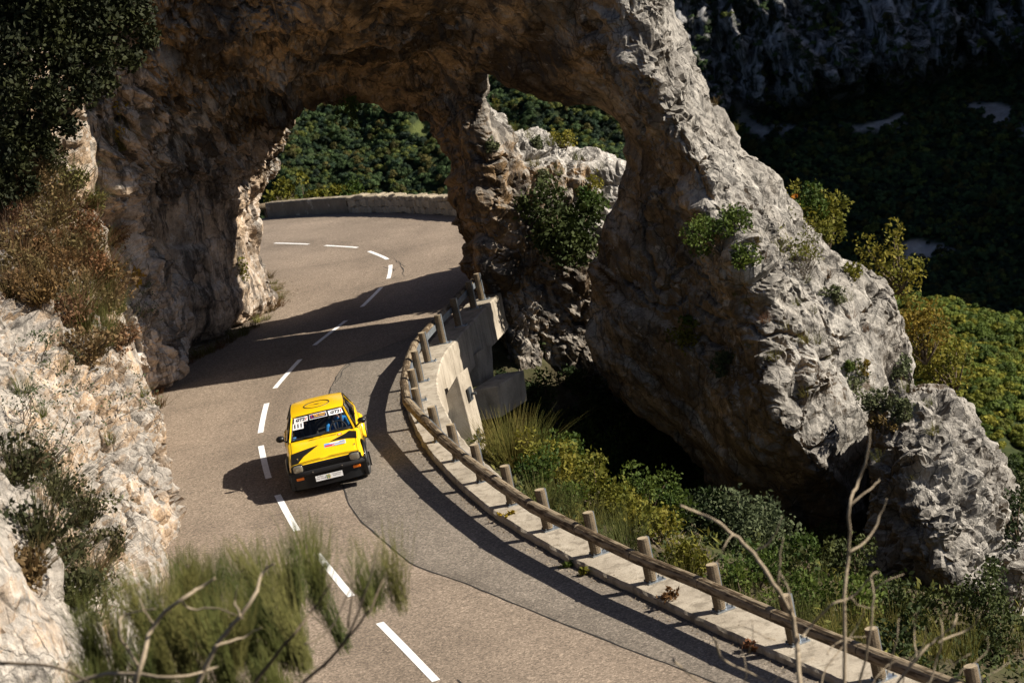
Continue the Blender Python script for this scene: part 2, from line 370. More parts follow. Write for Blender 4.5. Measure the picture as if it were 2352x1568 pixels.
SL_RING = [
 (57.0, [[(-500,1100),(395,862),(380,720),(320,560),(305,410),(370,310),(460,220),(600,160),(850,100),(1000,115),(1080,150),(1110,170),(1120,-20),(1120,-500),(-500,-500)]], 0.3),
 (60.0, [[(-500,1100),(430,835),(420,700),(345,560),(325,420),(390,330),(480,260),(600,200),(800,150),(930,165),(1010,190),(1065,215),(1085,300),(1098,420),(1106,560),(1112,650),(1150,720),(1160,900),(1200,1000),(1230,1000),(1200,800),(1170,640),(1150,500),(1130,350),(1108,235),(1112,195),(1105,100),(1100,-500),(-500,-500)]], 0.0),
 (61.9, [[(-500,1100),(530,770),(545,740),(520,600),(505,480),(545,380),(630,295),(690,262),(740,243),(800,230),(870,234),(930,262),(985,312),(1030,382),(1047,432),(1062,462),(1072,500),(1083,545),(1088,600),(1092,640),(1120,700),(1150,900),(1200,1100),(1560,1100),(1520,600),(1480,450),(1420,405),(1340,372),(1260,342),(1190,312),(1150,286),(1122,262),(1085,225),(1040,120),(900,60),(600,60),(400,-100),(-500,-500)]], 0.0),
 (63.3, [[(-500,1100),(545,755),(580,715),(560,600),(548,480),(575,410),(635,340),(662,275),(640,200),(500,60),(300,-200),(-500,-500)],
         [(1092,640),(1120,700),(1150,900),(1200,1100),(1560,1100),(1540,580),(1460,445),(1405,402),(1330,376),(1260,350),(1190,325),(1150,310),(1118,345),(1098,450),(1090,560)]], 0.0),
 (65.2, [[(-500,1100),(575,735),(630,698),(612,640),(600,560),(590,480),(600,440),(640,390),(640,330),(668,268),(640,200),(500,60),(300,-200),(-500,-500)],
         [(1110,640),(1140,900),(1200,1100),(1560,1100),(1540,560),(1460,440),(1400,405),(1330,385),(1260,360),(1190,350),(1145,380),(1110,520)]], 0.0),
 (68.0, [[(-500,1100),(560,720),(630,690),(612,640),(598,560),(584,480),(590,440),(622,390),(618,330),(630,262),(540,100),(300,-200),(-500,-500)],
         [(1150,680),(1150,900),(1200,1100),(1560,1100),(1520,600),(1440,520),(1380,500),(1300,500),(1200,540)]], 0.3),
 (72.0, [[(-500,1100),(480,740),(560,660),(550,560),(530,440),(540,330),(420,100),(200,-200),(-500,-500)],
         [(1250,700),(1260,1000),(1560,1100),(1520,650),(1400,560),(1300,580)]], 0.6),
 (80.0, [[(-500,1100),(300,740),(400,560),(360,330),(200,100),(-100,-200),(-500,-500)]], 0.6),
]
def grid(a, b, h): return np.arange(a, b+h*0.5, h)
GH = 0.272
xs, ys, zs = grid(-14, 16.5, GH), grid(50.5, 77, GH), grid(-12.5, 13.4, GH)
SF = slices_sdf(SL_FIN, xs, ys, zs); SF = np.maximum(SF, (ys[None, :, None]-62.0)*0.9)
S1 = smin(SF, slices_sdf(SL_RING, xs, ys, zs), 0.8)
Zg = zs[None, None, :]; S1 = np.maximum(S1, Zg-12.7); S1 = np.maximum(S1, -12.0-Zg)
S1 = np.maximum(S1, -(xs[:, None, None]+13.4)); S1 = np.maximum(S1, xs[:, None, None]-15.9); S1 = np.maximum(S1, ys[None, :, None]-76.4)
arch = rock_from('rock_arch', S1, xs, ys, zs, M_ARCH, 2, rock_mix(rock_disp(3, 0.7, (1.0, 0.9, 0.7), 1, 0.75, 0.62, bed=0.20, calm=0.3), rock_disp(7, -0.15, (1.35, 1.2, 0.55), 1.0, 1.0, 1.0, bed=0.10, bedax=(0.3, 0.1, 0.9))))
V_, N_ = read_mesh(arch.data); nf = len(arch.data.polygons); ctr = np.empty(nf*3, np.float32); arch.data.polygons.foreach_get('center', ctr); ctr = ctr.reshape(-1, 3)
nz0 = fbm(ctr*0.5, 4, 91)*1.6; mi = np.zeros(nf, np.int32); mi[(ctr[:, 0]+nz0 < -5.2-0.30*np.clip(ctr[:, 2]-3.5, -3, 9)) | (ctr[:, 1]+nz0 < 54.2) & (ctr[:, 0] < -6)] = 1; mi[(ctr[:, 0]+nz0-np.clip(ctr[:, 1]-58.5, 0, 9)*3 > 2.5)] = 2
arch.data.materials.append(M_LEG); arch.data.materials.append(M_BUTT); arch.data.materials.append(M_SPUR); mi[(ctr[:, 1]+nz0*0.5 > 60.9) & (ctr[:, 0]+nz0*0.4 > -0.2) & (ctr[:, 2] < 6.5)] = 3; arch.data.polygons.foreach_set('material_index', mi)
tag(arch, 'natural limestone arch spanning the road with a buttress down into the ravine', kind='structure')

# ---- block right of the cleft at the foot of the buttress
SL_BLK = [
 (48.5, [[(2050,1080),(2200,1150),(2290,1240),(2290,1380),(2150,1400),(2060,1330)]], 0.5),
 (51.5, [[(2012,960),(2110,930),(2200,985),(2280,1085),(2325,1180),(2350,1300),(2330,1460),(2100,1480),(2030,1400),(2010,1280),(2005,1100)]], 0.0),
 (57.0, [[(2060,850),(2130,855),(2180,885),(2230,985),(2300,1085),(2340,1190),(2360,1310),(2340,1480),(2100,1480),(2040,1300),(2060,1000)]], 0.0),
]
xs2, ys2, zs2 = grid(6, 16.5, GH), grid(46.5, 59.5, GH), grid(-13, -1, GH)
S2 = slices_sdf(SL_BLK, xs2, ys2, zs2)
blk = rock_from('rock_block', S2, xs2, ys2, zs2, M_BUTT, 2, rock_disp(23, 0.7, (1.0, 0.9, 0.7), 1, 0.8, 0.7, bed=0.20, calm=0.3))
tag(blk, 'grey weathered limestone block leaning on the foot of the arch buttress', kind='structure')

# ---- roadside cliff left of the road, up to the arch
SL_CLF = [
 (23.0, [[(-500,1120),(-60,1150),(20,1240),(60,1330),(110,1400),(190,1450),(230,1540),(240,2000),(-500,2000)]], 0.3),
 (27.0, [[(-500,1060),(-20,1085),(40,1160),(80,1280),(140,1345),(230,1385),(268,1470),(290,1560),(300,1900),(-500,1900)]], 0.0),
 (33.0, [[(-500,1000),(-60,1120),(60,1290),(150,1390),(270,1480),(300,1900),(-500,1900)]], 0.0),
 (39.0, [[(-500,760),(-20,900),(120,1020),(240,1130),(330,1230),(385,1330),(400,1440),(400,1900),(-500,1900)]], 0.0),
 (43.0, [[(-500,590),(-20,700),(100,790),(200,890),(290,980),(370,1080),(398,1200),(408,1290),(400,1420),(400,1700),(-500,1700)]], 0.0),
 (46.5, [[(-500,500),(0,660),(80,690),(150,715),(205,795),(300,890),(372,985),(390,1060),(386,1150),(370,1300),(370,1500),(-500,1500)]], 0.0),
 (49.5, [[(-500,380),(0,560),(80,600),(160,660),(230,770),(300,860),(345,960),(350,1060),(350,1300),(-500,1300)]], 0.0),
 (52.5, [[(-500,-200),(60,120),(140,230),(190,330),(205,430),(230,560),(280,700),(325,830),(352,930),(345,1100),(-500,1100)]], 0.0),
 (56.2, [[(-500,-400),(230,-60),(270,180),(225,320),(210,420),(235,560),(280,700),(325,830),(352,915),(345,1100),(-500,1100)]], 0.0),
]
xs3, ys3, zs3 = grid(-15.5, -3.4, GH), grid(20.5, 58, GH), grid(-1.2, 12.5, GH)
S3 = slices_sdf(SL_CLF, xs3, ys3, zs3)
S3 = np.maximum(S3, -(xs3[:, None, None]+14.9)); S3 = np.maximum(S3, zs3[None, None, :]-11.8)
cliff = rock_from('cliff', S3, xs3, ys3, zs3, M_CLIFF, 2, rock_disp(51, 0.3, (1.0, 1.0, 0.8), 1.0, 0.95, 1.0, bed=0.12, bedax=(0.35, 0.1, 0.93)))
tag(cliff, 'sunlit limestone cliff along the inner edge of the road', kind='structure')
# ------------------------------------------------------------------ terrain: ravine, verge, far mountains
def leafy_ground(name, cols, sc):
    t = NT(name, 0.95, 0.1); n = t.noise(sc, 8, 0.7); m = t.noise(sc*0.12, 5, 0.6)
    c = t.ramp(n, [(0.25, [v*0.4 for v in cols[0]]), (0.5, cols[0]), (0.7, cols[1])]); c = t.mix(t.ramp(m, [(0.45, 0.0), (0.62, 1.0)]), c, cols[2])
    t.col(c); t.nrm(t.bump(n, 0.8, 0.1)); return t.m
M_EARTH = leafy_ground('ravine_earth', [(0.05, 0.04, 0.025), (0.12, 0.10, 0.07), (0.045, 0.05, 0.02)], 2.5)
RG_R = np.array([(9.5,16),(6.6,22),(4.2,27),(2.24,31.1),(1.25,33.4),(0.12,36.08),(-1.11,39.86),(-2.0,44.0),(-2.42,47.5),(-2.54,50.2),(-2.36,53.0),(-1.55,56.9),(-0.45,62.0),(0.3,68),(0.4,74),(-0.4,78.6),(-1.7,81.4),(-4.2,86.9),(-7,91.9),(-10,95.5),(-16,100),(-40,112)], float)
gx, gy = np.arange(-30, 62, 0.6), np.arange(2, 150, 0.6)
GX, GY = np.meshgrid(gx, gy, indexing='ij'); gp = np.stack([GX.ravel(), GY.ravel()], 1)
dd = np.full(len(gp), 1e9); sg = np.ones(len(gp))
for a, b in zip(RG_R, RG_R[1:]):
    e = b-a; w = gp-a; tt = np.clip((w@e)/(e@e), 0, 1); q = w-e*tt[:, None]; L = np.linalg.norm(q, axis=1); cr_ = e[0]*w[:, 1]-e[1]*w[:, 0]
    m = L < dd; dd = np.where(m, L, dd); sg = np.where(m, np.where(cr_ < 0, 1, -1), sg)
sd = dd*sg                                                # + on the ravine side
X_, Y_ = gp[:, 0], gp[:, 1]
rz_ = road_z(X_, np.clip(Y_, 20, 100)); zg = rz_-0.06
drop = np.where(sd > 0.5, 0.5+0.62*(sd-0.5)+0.75*np.clip(sd-13, 0, 100)+0.9*np.clip((Y_-46)/6, 0, 1)*np.clip(sd-0.5, 0, 4)*0.5, 0)
drop = np.minimum(drop, 9.0+np.clip(sd-12, 0, 100)*1.3+np.clip(Y_-62, 0, 60)*0.35)
br = np.clip(1-np.abs(Y_-55.0)/6.5, 0, 1); br = np.clip(br*2, 0, 1)   # the road is carried over a notch here
drop = np.where((sd > -2.2), np.maximum(drop, br*np.clip((sd+2.2)*2.2, 0, 4.2)+np.clip(sd, 0, 6)*0.5*br), drop)
drop = drop*0.88+1.6*np.clip(1-np.abs(Y_-58.0)/4.5, 0, 1)**0.5*np.clip((sd-0.6)/1.5, 0, 1)*np.clip((16-sd)/6, 0, 1)
zg = zg-drop
nz_ = fbm(np.stack([X_*0.4, Y_*0.4, Y_*0], 1), 4, 5)*0.55+fbm(np.stack([X_*1.6, Y_*1.6, Y_*0], 1), 3, 8)*0.12
zg = zg+nz_*np.clip((sd-0.9)/2.0, 0, 1)
# the wooded knoll the photograph was taken from, left of the road
kn = np.clip((13.5-Y_)/5.0, 0, 1); zg = np.maximum(zg, np.where(Y_ < 22, 7.6-0.42*np.clip(Y_-3, 0, 60)-np.clip(X_-3.0, 0, 40)*0.9+nz_*0.4, -50))
lf = np.clip((-6.5-0.16*(30-np.clip(Y_, 0, 30))-X_)/3.0, 0, 1)*(Y_ < 50); zg = np.where(sd < -7, np.maximum(zg, zg+lf*1.2), zg)
n0, n1 = GX.shape; idx = np.arange(n0*n1).reshape(n0, n1)
GF = np.stack([idx[:-1, :-1].ravel(), idx[1:, :-1].ravel(), idx[1:, 1:].ravel(), idx[:-1, 1:].ravel()], 1)
GV = np.stack([X_, Y_, zg], 1)
ground_o = obj('ground', mesh_np('ground', GV, GF, M_EARTH)); tag(ground_o, 'steep brushy ground of the ravine below the road', kind='structure')

# far side of the valley
def el_z(Y, el): return CAMZ+Y*math.tan(R_(el))
PROF_L = [(120,-26),(300,-21),(520,-17.5),(720,-15),(860,-12),(960,-8.3),(1020,-6.6),(1080,-4.6),(1180,-1.5),(1400,2.5),(1900,6)]
PROF_R = [(120,-26),(300,-24),(520,-20),(720,-17),(860,-14),(960,-11.2),(1040,-8.8),(1100,-6.9),(1130,-4.2),(1160,-1.0),(1230,3.0),(1900,7)]
def prof(P, s):
    k = np.linspace(0, 1, len(P)); return np.interp(s, k, [p[0] for p in P]), np.interp(s, k, [el_z(*p) for p in P])
NS, NX = 330, 330
ss = np.linspace(0, 1, NS); fx = np.linspace(-260, 420, NX)
yl, zl = prof(PROF_L, ss); yr, zr = prof(PROF_R, ss)
bl = np.clip((fx-58)/45, 0, 1); bl = bl*bl*(3-2*bl)
FY = yl[None]*(1-bl[:, None])+yr[None]*bl[:, None]; FZ = zl[None]*(1-bl[:, None])+zr[None]*bl[:, None]; FX = np.repeat(fx[:, None], NS, 1)*(0.25+0.75*np.clip(FY/700, 0, 1))
P = np.stack([FX.ravel(), FY.ravel(), FZ.ravel()], 1)
cliffm = np.clip((P[:, 2]-(el_z(1100, -6.9)))/10, 0, 1)*np.repeat(bl, NS)           # rock wall above the woods
gull = fbm(np.stack([P[:, 0]*0.020, P[:, 1]*0.006, P[:, 2]*0.006], 1), 4, 61, 0.55, True)
ribs = fbm(np.stack([P[:, 0]*0.085, P[:, 1]*0.02, P[:, 2]*0.03], 1), 6, 66, 0.68, True)
far = np.clip((P[:, 1]-700)/200, 0, 1)
P[:, 1] += -far*(gull-0.5)*(14+cliffm*10)-cliffm*(ribs-0.5)*13
P[:, 2] += far*(fbm(P*0.018, 3, 70))*5*(1-cliffm)
idx = np.arange(NX*NS).reshape(NX, NS)
FF = np.stack([idx[:-1, :-1].ravel(), idx[1:, :-1].ravel(), idx[1:, 1:].ravel(), idx[:-1, 1:].ravel()], 1)
def px_of(P):
    Q = P-np.array([0, 0, CAMZ]); w = Q@np.array(CF); return PXW/2+FPX*(Q@np.array(CR))/w, PXH/2-FPX*(Q@np.array(CU))/w
def inside(poly, X, Y): return poly_sdf(poly, X, Y) < 0
sx, sy = px_of(P)
SCREE = [[(1695,235),(1740,275),(1770,300),(1750,322),(1700,290)],[(1760,275),(1830,290),(1870,275),(1840,300),(1790,310)],[(1930,285),(2000,280),(2090,245),(2075,290),(2010,300)],[(2130,260),(2150,262),(2140,280)],[(2210,240),(2290,235),(2350,250),(2300,290),(2260,275)],[(2330,300),(2352,270),(2352,330)],[(2070,560),(2200,565),(2130,600),(2080,610)],[(1900,0),(1930,0),(1800,190),(1780,180)]]
scm = np.zeros(len(P)); 
for s_ in SCREE[:7]: scm = np.maximum(scm, np.clip(0.5-poly_sdf(s_, sx+12*fbm(P*0.05, 2, 5), sy+12*fbm(P*0.05, 2, 9))/10, 0, 1))
mead = np.clip(0.5-poly_sdf([(925,300),(985,268),(1030,285),(1020,300),(950,318)], sx, sy)/10, 0, 1)
t = NT('far_mountain', 0.95, 0.1)
def att(n):
    a = t.node('ShaderNodeAttribute'); a.attribute_name = n; return a.outputs['Fac']
n1 = t.noise(0.11, 12, 0.78, t.co((1, 1, 0.35)), 0.8); n2 = t.noise(0.35, 6, 0.7)
rockc = t.ramp(n1, [(0.42, (0.02, 0.02, 0.022)), (0.50, (0.13, 0.13, 0.135)), (0.60, (0.36, 0.36, 0.365))])
woodc = t.ramp(n2, [(0.3, (0.012, 0.018, 0.008)), (0.6, (0.03, 0.042, 0.018)), (0.8, (0.05, 0.055, 0.022))])
shrub = t.ramp(n1, [(0.44, 1.0), (0.52, 0.0)])
c = t.mix(att('cliffmask'), woodc, t.mix(t.math('MULTIPLY', shrub, 0.85), rockc, (0.02, 0.028, 0.014)))
c = t.mix(att('scree'), c, t.ramp(n2, [(0.3, (0.25, 0.24, 0.235)), (0.7, (0.42, 0.41, 0.40))])); c = t.mix(att('meadow'), c, (0.075, 0.090, 0.030))
t.col(c); t.nrm(t.bump(t.noise(0.25, 8, 0.7), 0.9, 2.0)); M_FAR = t.m
fme = mesh_np('mountainside', P, FF, M_FAR)
for nm, arr in (('cliffmask', cliffm), ('scree', scm), ('meadow', mead)):
    a = fme.attributes.new(nm, 'FLOAT', 'POINT'); a.data.foreach_set('value', arr.astype(np.float32))
far_o = obj('mountainside', fme); tag(far_o, 'far valley side with woods below a grey rock wall and pale scree', kind='structure')

# nearer wooded spur low on the right
SP = [[(430,-20.5),(470,-17.5),(505,-15.6),(535,-14.4),(560,-13.75),(580,-13.9),(640,-16),(760,-22)], [(430,-17.6),(470,-15.0),(505,-13.3),(535,-12.3),(560,-11.9),(580,-12.1),(640,-14.5),(760,-20)]]
kx = np.linspace(55, 190, 60); k_ = np.clip((kx-92)/42, 0, 1); ns = 60; s_ = np.linspace(0, 1, ns)
ya, za = prof(SP[1], s_); yb, zb = prof(SP[0], s_)
NZ = za[None]*(1-k_[:, None])+zb[None]*k_[:, None]-np.clip(88-kx, 0, 60)[:, None]*0.5; NY = np.repeat(ya[None], 60, 0); NXX = np.repeat(kx[:, None], ns, 1)
P2 = np.stack([NXX.ravel(), NY.ravel(), NZ.ravel()], 1); P2[:, 2] += fbm(P2*0.03, 3, 81)*3
idx = np.arange(60*ns).reshape(60, ns); F2 = np.stack([idx[:-1, :-1].ravel(), idx[1:, :-1].ravel(), idx[1:, 1:].ravel(), idx[:-1, 1:].ravel()], 1)
M_WOOD = leafy_ground('wood_floor', [(0.03, 0.04, 0.015), (0.06, 0.06, 0.025), (0.02, 0.03, 0.012)], 0.4)
spur_o = obj('wooded_hill', mesh_np('wooded_hill', P2, F2, M_WOOD)); tag(spur_o, 'sunlit wooded hill low on the right', kind='structure')

# added ridge up-valley on the right, out of frame, to shade the far side
RX = np.linspace(0, 1, 40); RY = np.linspace(640, 2100, 50)
rv = []
for j, y in enumerate(RY):
    rise = min(1, max(0, (y-660)/140.0))
    for i, s in enumerate(RX):
        x = 330+s*420; h = -230+(250+230)*rise*math.sin(math.pi*min(1, s*0.8)*0.5+0.0)**0.8 if s < 0.62 else -230+480*rise*(1-(s-0.62)*1.2)
        rv.append((x+25*math.sin(y*0.013+s*4), y, h+18*math.sin(y*0.021)*rise+12*math.sin(y*0.057)*rise))
idx = np.arange(50*40).reshape(50, 40); F3 = np.stack([idx[:-1, :-1].ravel(), idx[:-1, 1:].ravel(), idx[1:, 1:].ravel(), idx[1:, :-1].ravel()], 1)
rid = obj('shade_ridge', mesh_np('shade_ridge', rv, F3, M_WOOD)); tag(rid, 'added unseen ridge shading the far valley side', kind='structure')

# ---- woods on the far slopes: too many to count, one mass
def leaf_mat(name, c, c2=None, var=0.45, trans=0.25, hue=0.03):
    t = NT(name, 0.75, 0.2); oi = t.node('ShaderNodeObjectInfo'); n = t.noise(1.7, 3, 0.6)
    base = t.mix(t.ramp(n, [(0.35, 0.0), (0.65, 1.0)]), c, c2 or [v*1.7 for v in c])
    hs = t.node('ShaderNodeHueSaturation'); t.l.new(base, hs.inputs['Color'])
    t.l.new(t.math('ADD', t.math('MULTIPLY', t.math('SUBTRACT', oi.outputs['Random'], 0.5), -2*hue), 0.5), hs.inputs['Hue'])
    t.l.new(t.math('ADD', t.math('MULTIPLY', oi.outputs['Random'], var*2), 1-var), hs.inputs['Value'])
    t.col(hs.outputs[0])
    if trans:
        tr = t.node('ShaderNodeBsdfTranslucent'); t.l.new(hs.outputs[0], tr.inputs[0]); mx = t.node('ShaderNodeMixShader'); mx.inputs[0].default_value = trans
        t.l.new(t.b.outputs[0], mx.inputs[1]); t.l.new(tr.outputs[0], mx.inputs[2]); t.l.new(mx.outputs[0], t.n['Material Output'].inputs[0])
    return t.m
def crown_mesh(name, seed, mat, nl=420, conic=0.0):
    r = np.random.default_rng(seed); V = []; F = []
    lob = r.normal(0, 0.30, (7, 3)); lob[:, 2] = np.abs(lob[:, 2])*0.9+0.35; lr = r.uniform(0.28, 0.48, 7)
    for i in range(nl):
        k = r.integers(7); d = r.normal(size=3); d /= np.linalg.norm(d); d[2] = abs(d[2])*0.9-0.15
        p = lob[k]+d*lr[k]*r.uniform(0.75, 1.08)
        if conic: p[:2] *= max(0.15, 1.2-p[2]*conic)
        dn = d+r.normal(0, .30, 3); a = np.cross(dn, r.normal(size=3)); a /= np.linalg.norm(a)+1e-9; b = np.cross(dn, a); b /= np.linalg.norm(b)+1e-9; s = r.uniform(0.06, 0.13)
        n = len(V); V += [p+a*s, p+b*s*0.8, p-a*s, p-b*s*0.8]; F.append((n, n+1, n+2, n+3))
    return mesh_np(name, np.array(V), F, mat, False)
WM = [leaf_mat('far_leaf_green', (0.036, 0.060, 0.022), hue=0.01), leaf_mat('far_leaf_olive', (0.066, 0.080, 0.018), hue=0.01), leaf_mat('far_leaf_dark', (0.016, 0.030, 0.017), hue=0.01), leaf_mat('far_leaf_rust', (0.055, 0.050, 0.014), hue=0.01)]
WM2 = [leaf_mat('near_leaf_green', (0.060, 0.085, 0.014), hue=0.02), leaf_mat('near_leaf_olive', (0.105, 0.110, 0.014), hue=0.02)]
wcol = bpy.data.collections.new('tree_sources'); wcol2 = bpy.data.collections.new('near_tree_sources')
for i, m in enumerate((0, 0, 2, 2, 1, 0, 2, 1, 0, 2, 0, 3)):
    o = bpy.data.objects.new('far_crown', crown_mesh('far_crown', 100+i, WM[m], 460, 0.5 if i in (3, 6) else 0)); wcol.objects.link(o)
for i, m in enumerate((0, 1, 0, 1, 0)):
    o = bpy.data.objects.new('near_crown', crown_mesh('near_crown', 150+i, WM2[m], 520, 0)); wcol2.objects.link(o)
def scatter_wood(name, pts, size, label, src=None):
    me = bpy.data.meshes.new(name); me.from_pydata([tuple(p) for p in pts], [], [])
    a = me.attributes.new('size', 'FLOAT', 'POINT'); a.data.foreach_set('value', size.astype(np.float32))
    o = obj(name, me); ng = bpy.data.node_groups.new(name, 'GeometryNodeTree')
    ng.interface.new_socket('Geometry', in_out='INPUT', socket_type='NodeSocketGeometry'); ng.interface.new_socket('Geometry', in_out='OUTPUT', socket_type='NodeSocketGeometry')
    N = ng.nodes; L = ng.links; gi = N.new('NodeGroupInput'); go = N.new('NodeGroupOutput'); ip = N.new('GeometryNodeInstanceOnPoints'); ci = N.new('GeometryNodeCollectionInfo')
    ci.inputs['Collection'].default_value = src or wcol; ci.inputs['Separate Children'].default_value = True; ci.inputs['Reset Children'].default_value = True
    ip.inputs['Pick Instance'].default_value = True
    na = N.new('GeometryNodeInputNamedAttribute'); na.data_type = 'FLOAT'; na.inputs[0].default_value = 'size'
    rv_ = N.new('FunctionNodeRandomValue'); rv_.data_type = 'FLOAT_VECTOR'; rv_.inputs[0].default_value = (0, 0, 0); rv_.inputs[1].default_value = (0.2, 0.2, 6.28)
    L.new(gi.outputs[0], ip.inputs['Points']); L.new(ci.outputs[0], ip.inputs['Instance']); L.new(na.outputs[0], ip.inputs['Scale']); L.new(rv_.outputs[0], ip.inputs['Rotation']); L.new(ip.outputs[0], go.inputs[0])
    o.modifiers.new('trees', 'NODES').node_group = ng
    tag(o, label, kind='stuff'); return o
def sample_faces(P, F, n, wgt):
    Q = P[F]; A = np.linalg.norm(np.cross(Q[:, 1]-Q[:, 0], Q[:, 3]-Q[:, 0]), axis=1)*wgt; A /= A.sum()
    i = rng.choice(len(F), n, p=A); u, v = rng.random((2, n, 1)); q = Q[i]
    return q[:, 0]*(1-u)*(1-v)+q[:, 1]*u*(1-v)+q[:, 2]*u*v+q[:, 3]*(1-u)*v, i
fc = P[FF].mean(1); fsx, fsy = px_of(fc)
vis = ((fsx > -150) & (fsx < 2500) & (fsy > -220) & (fsy < 1300) & (fc[:, 1] > 690)).astype(float)
vis *= np.where((fsx < 560), 0.15, 1.0)
mask = vis*(1-0.93*cliffm[FF].mean(1))*(1-scm[FF].mean(1))*(1-mead[FF].mean(1))
pts, ii = sample_faces(P, FF, 42000, mask); scatter_wood('forest', pts, 1.3+2.4*rng.random(len(pts))**1.6, 'mixed autumn wood covering the far valley side')
f2x, f2y = px_of(P2[F2].mean(1)); pts, ii = sample_faces(P2, F2, 10000, ((f2x < 2500) & (f2y < 1500)).astype(float)); scatter_wood('near_wood', pts, 1.2+2.2*rng.random(len(pts))**1.6, 'sunlit green wood on the low hill beside the arch buttress', wcol2)
# ------------------------------------------------------------------ road
def resample(pts, n):
    P = np.array([tuple(p)[:2] for p in pts], float); d = np.r_[0, np.cumsum(np.linalg.norm(np.diff(P, axis=0), axis=1))]
    # Catmull-Rom through the points, then even spacing
    Q = []
    for i in range(len(P)-1):
        p0, p1, p2, p3 = P[max(i-1, 0)], P[i], P[i+1], P[min(i+2, len(P)-1)]
        for t in np.linspace(0, 1, 20, endpoint=False):
            Q.append(0.5*((2*p1)+(p2-p0)*t+(2*p0-5*p1+4*p2-p3)*t*t+(3*p1-p0-3*p2+p3)*t**3))
    Q.append(P[-1]); Q = np.array(Q); d = np.r_[0, np.cumsum(np.linalg.norm(np.diff(Q, axis=0), axis=1))]
    s = np.linspace(0, d[-1], n); return np.stack([np.interp(s, d, Q[:, 0]), np.interp(s, d, Q[:, 1])], 1)
R_EDGE = [(9.5,16),(6.6,22),(4.2,27),(2.24,31.1),(1.25,33.4),(0.12,36.08),(-1.11,39.86),(-2.0,44.0),(-2.42,47.5),(-2.54,50.2),(-2.36,53.0),(-1.98,54.9),(-1.55,56.9),(-1.0,59.2),(-0.45,62.0),(0.1,66),(0.4,70),(0.4,74),(-0.4,78.6),(-1.7,81.4),(-4.2,86.9),(-7,91.9),(-10,95.5),(-16,100)]
L_EDGE = [(-2,12),(-3.4,20),(-4.6,26),(-5.4,31),(-6.6,36),(-7.6,40),(-8.2,44),(-8.8,48),(-9.1,52),(-9.2,55.5),(-9.1,58.7),(-8.5,60.2),(-7.6,63),(-6.5,65.9),(-6.25,67.4),(-6.6,69.5),(-7.6,72),(-8.6,74),(-10,76),(-12,78),(-14,80),(-17,82.5),(-20,84),(-24,86)]
NR = 220
RE = resample(R_EDGE, NR); LE = resample(L_EDGE, NR)
NC = 14; V = []; F = []
for i in range(NR):
    for j in range(NC+1):
        t = j/NC; x, y = LE[i]*(1-t)+RE[i]*t; V.append((x, y, road_z(x, y)))
F = [(i*(NC+1)+j, i*(NC+1)+j+1, (i+1)*(NC+1)+j+1, (i+1)*(NC+1)+j) for i in range(NR-1) for j in range(NC)]
def asphalt(name, base, spread, crack=True):
    t = NT(name, 0.88, 0.2); co = t.co(); at_ = t.node('ShaderNodeAttribute'); at_.attribute_name = 'uv_road'
    ag = t.vor(38, co, 'F1', 'Color'); sep = t.node('ShaderNodeSeparateColor'); t.l.new(ag, sep.inputs[0])
    c = t.ramp(sep.outputs[0], [(0.0, [b*0.55 for b in base]), (0.45, [b*0.92 for b in base]), (0.8, [b*1.12 for b in base]), (1.0, [min(1, b*spread) for b in base])])
    fine = t.noise(60, 3, 0.6, co); c = t.mix(1.0, c, t.ramp(fine, [(0.3, 0.72), (0.7, 1.25)]), 'MULTIPLY')
    big = t.noise(0.35, 5, 0.6, co, 0.5); c = t.mix(1.0, c, t.ramp(big, [(0.3, 0.80), (0.55, 1.0), (0.75, 1.10)]), 'MULTIPLY')
    st = t.noise(1.6, 4, 0.6, co, 1.0); c = t.mix(t.math('MULTIPLY', t.ramp(st, [(0.62, 0.0), (0.72, 1.0)]), 0.25), c, [b*0.45 for b in base])
    sxyz = t.node('ShaderNodeSeparateXYZ'); t.l.new(at_.outputs['Vector'], sxyz.inputs[0])
    tr_ = t.math('ABSOLUTE', t.math('SINE', t.math('MULTIPLY', sxyz.outputs['Y'], 2*math.pi)))      # wheel tracks, two to a lane
    mp = t.node('ShaderNodeMapping'); mp.inputs['Scale'].default_value = (0.10, 9.0, 1); t.l.new(at_.outputs['Vector'], mp.inputs[0]); lo = t.noise(1.0, 6, 0.65, mp.outputs[0])
    c = t.mix(1.0, c, t.ramp(t.math('ADD', t.math('MULTIPLY', tr_, 0.35), lo), [(0.35, 0.78), (0.70, 1.0), (1.0, 1.12)]), 'MULTIPLY')
    pt = t.ramp(t.noise(0.13, 3, 0.5, co, 0.3), [(0.55, 0.0), (0.57, 1.0)]); c = t.mix(t.math('MULTIPLY', pt, 0.13), c, [b*0.5 for b in base])
    t.col(c); t.nrm(t.bump(t.math('ADD', sep.outputs[0], fine), 0.3, 0.008)); return t.m
M_ROAD = asphalt('asphalt_tan', (0.200, 0.160, 0.125), 1.6)
M_PATCH = asphalt('asphalt_grey', (0.158, 0.136, 0.114), 1.7)
rme = mesh_np('road', V, F, M_ROAD)
def uv_road(me, U):
    a = me.attributes.new('uv_road', 'FLOAT_VECTOR', 'POINT'); a.data.foreach_set('vector', np.asarray(U, np.float32).ravel())
uv_road(rme, [(i*0.5, j/NC, 0) for i in range(NR) for j in range(NC+1)])
road = obj('road', rme); tag(road, 'tan two-lane asphalt mountain road curving under the arch', kind='structure')
t = NT('road_paint', 0.6, 0.3); wr = t.noise(14, 6, 0.7); wr2 = t.noise(55, 3, 0.6)
t.col(t.mix(t.math('MULTIPLY', t.ramp(wr2, [(0.60, 0.0), (0.70, 1.0)]), 0.7), t.ramp(wr, [(0.3, 0.62), (0.6, 0.80)]), (0.25, 0.22, 0.19))); M_PAINT = t.m
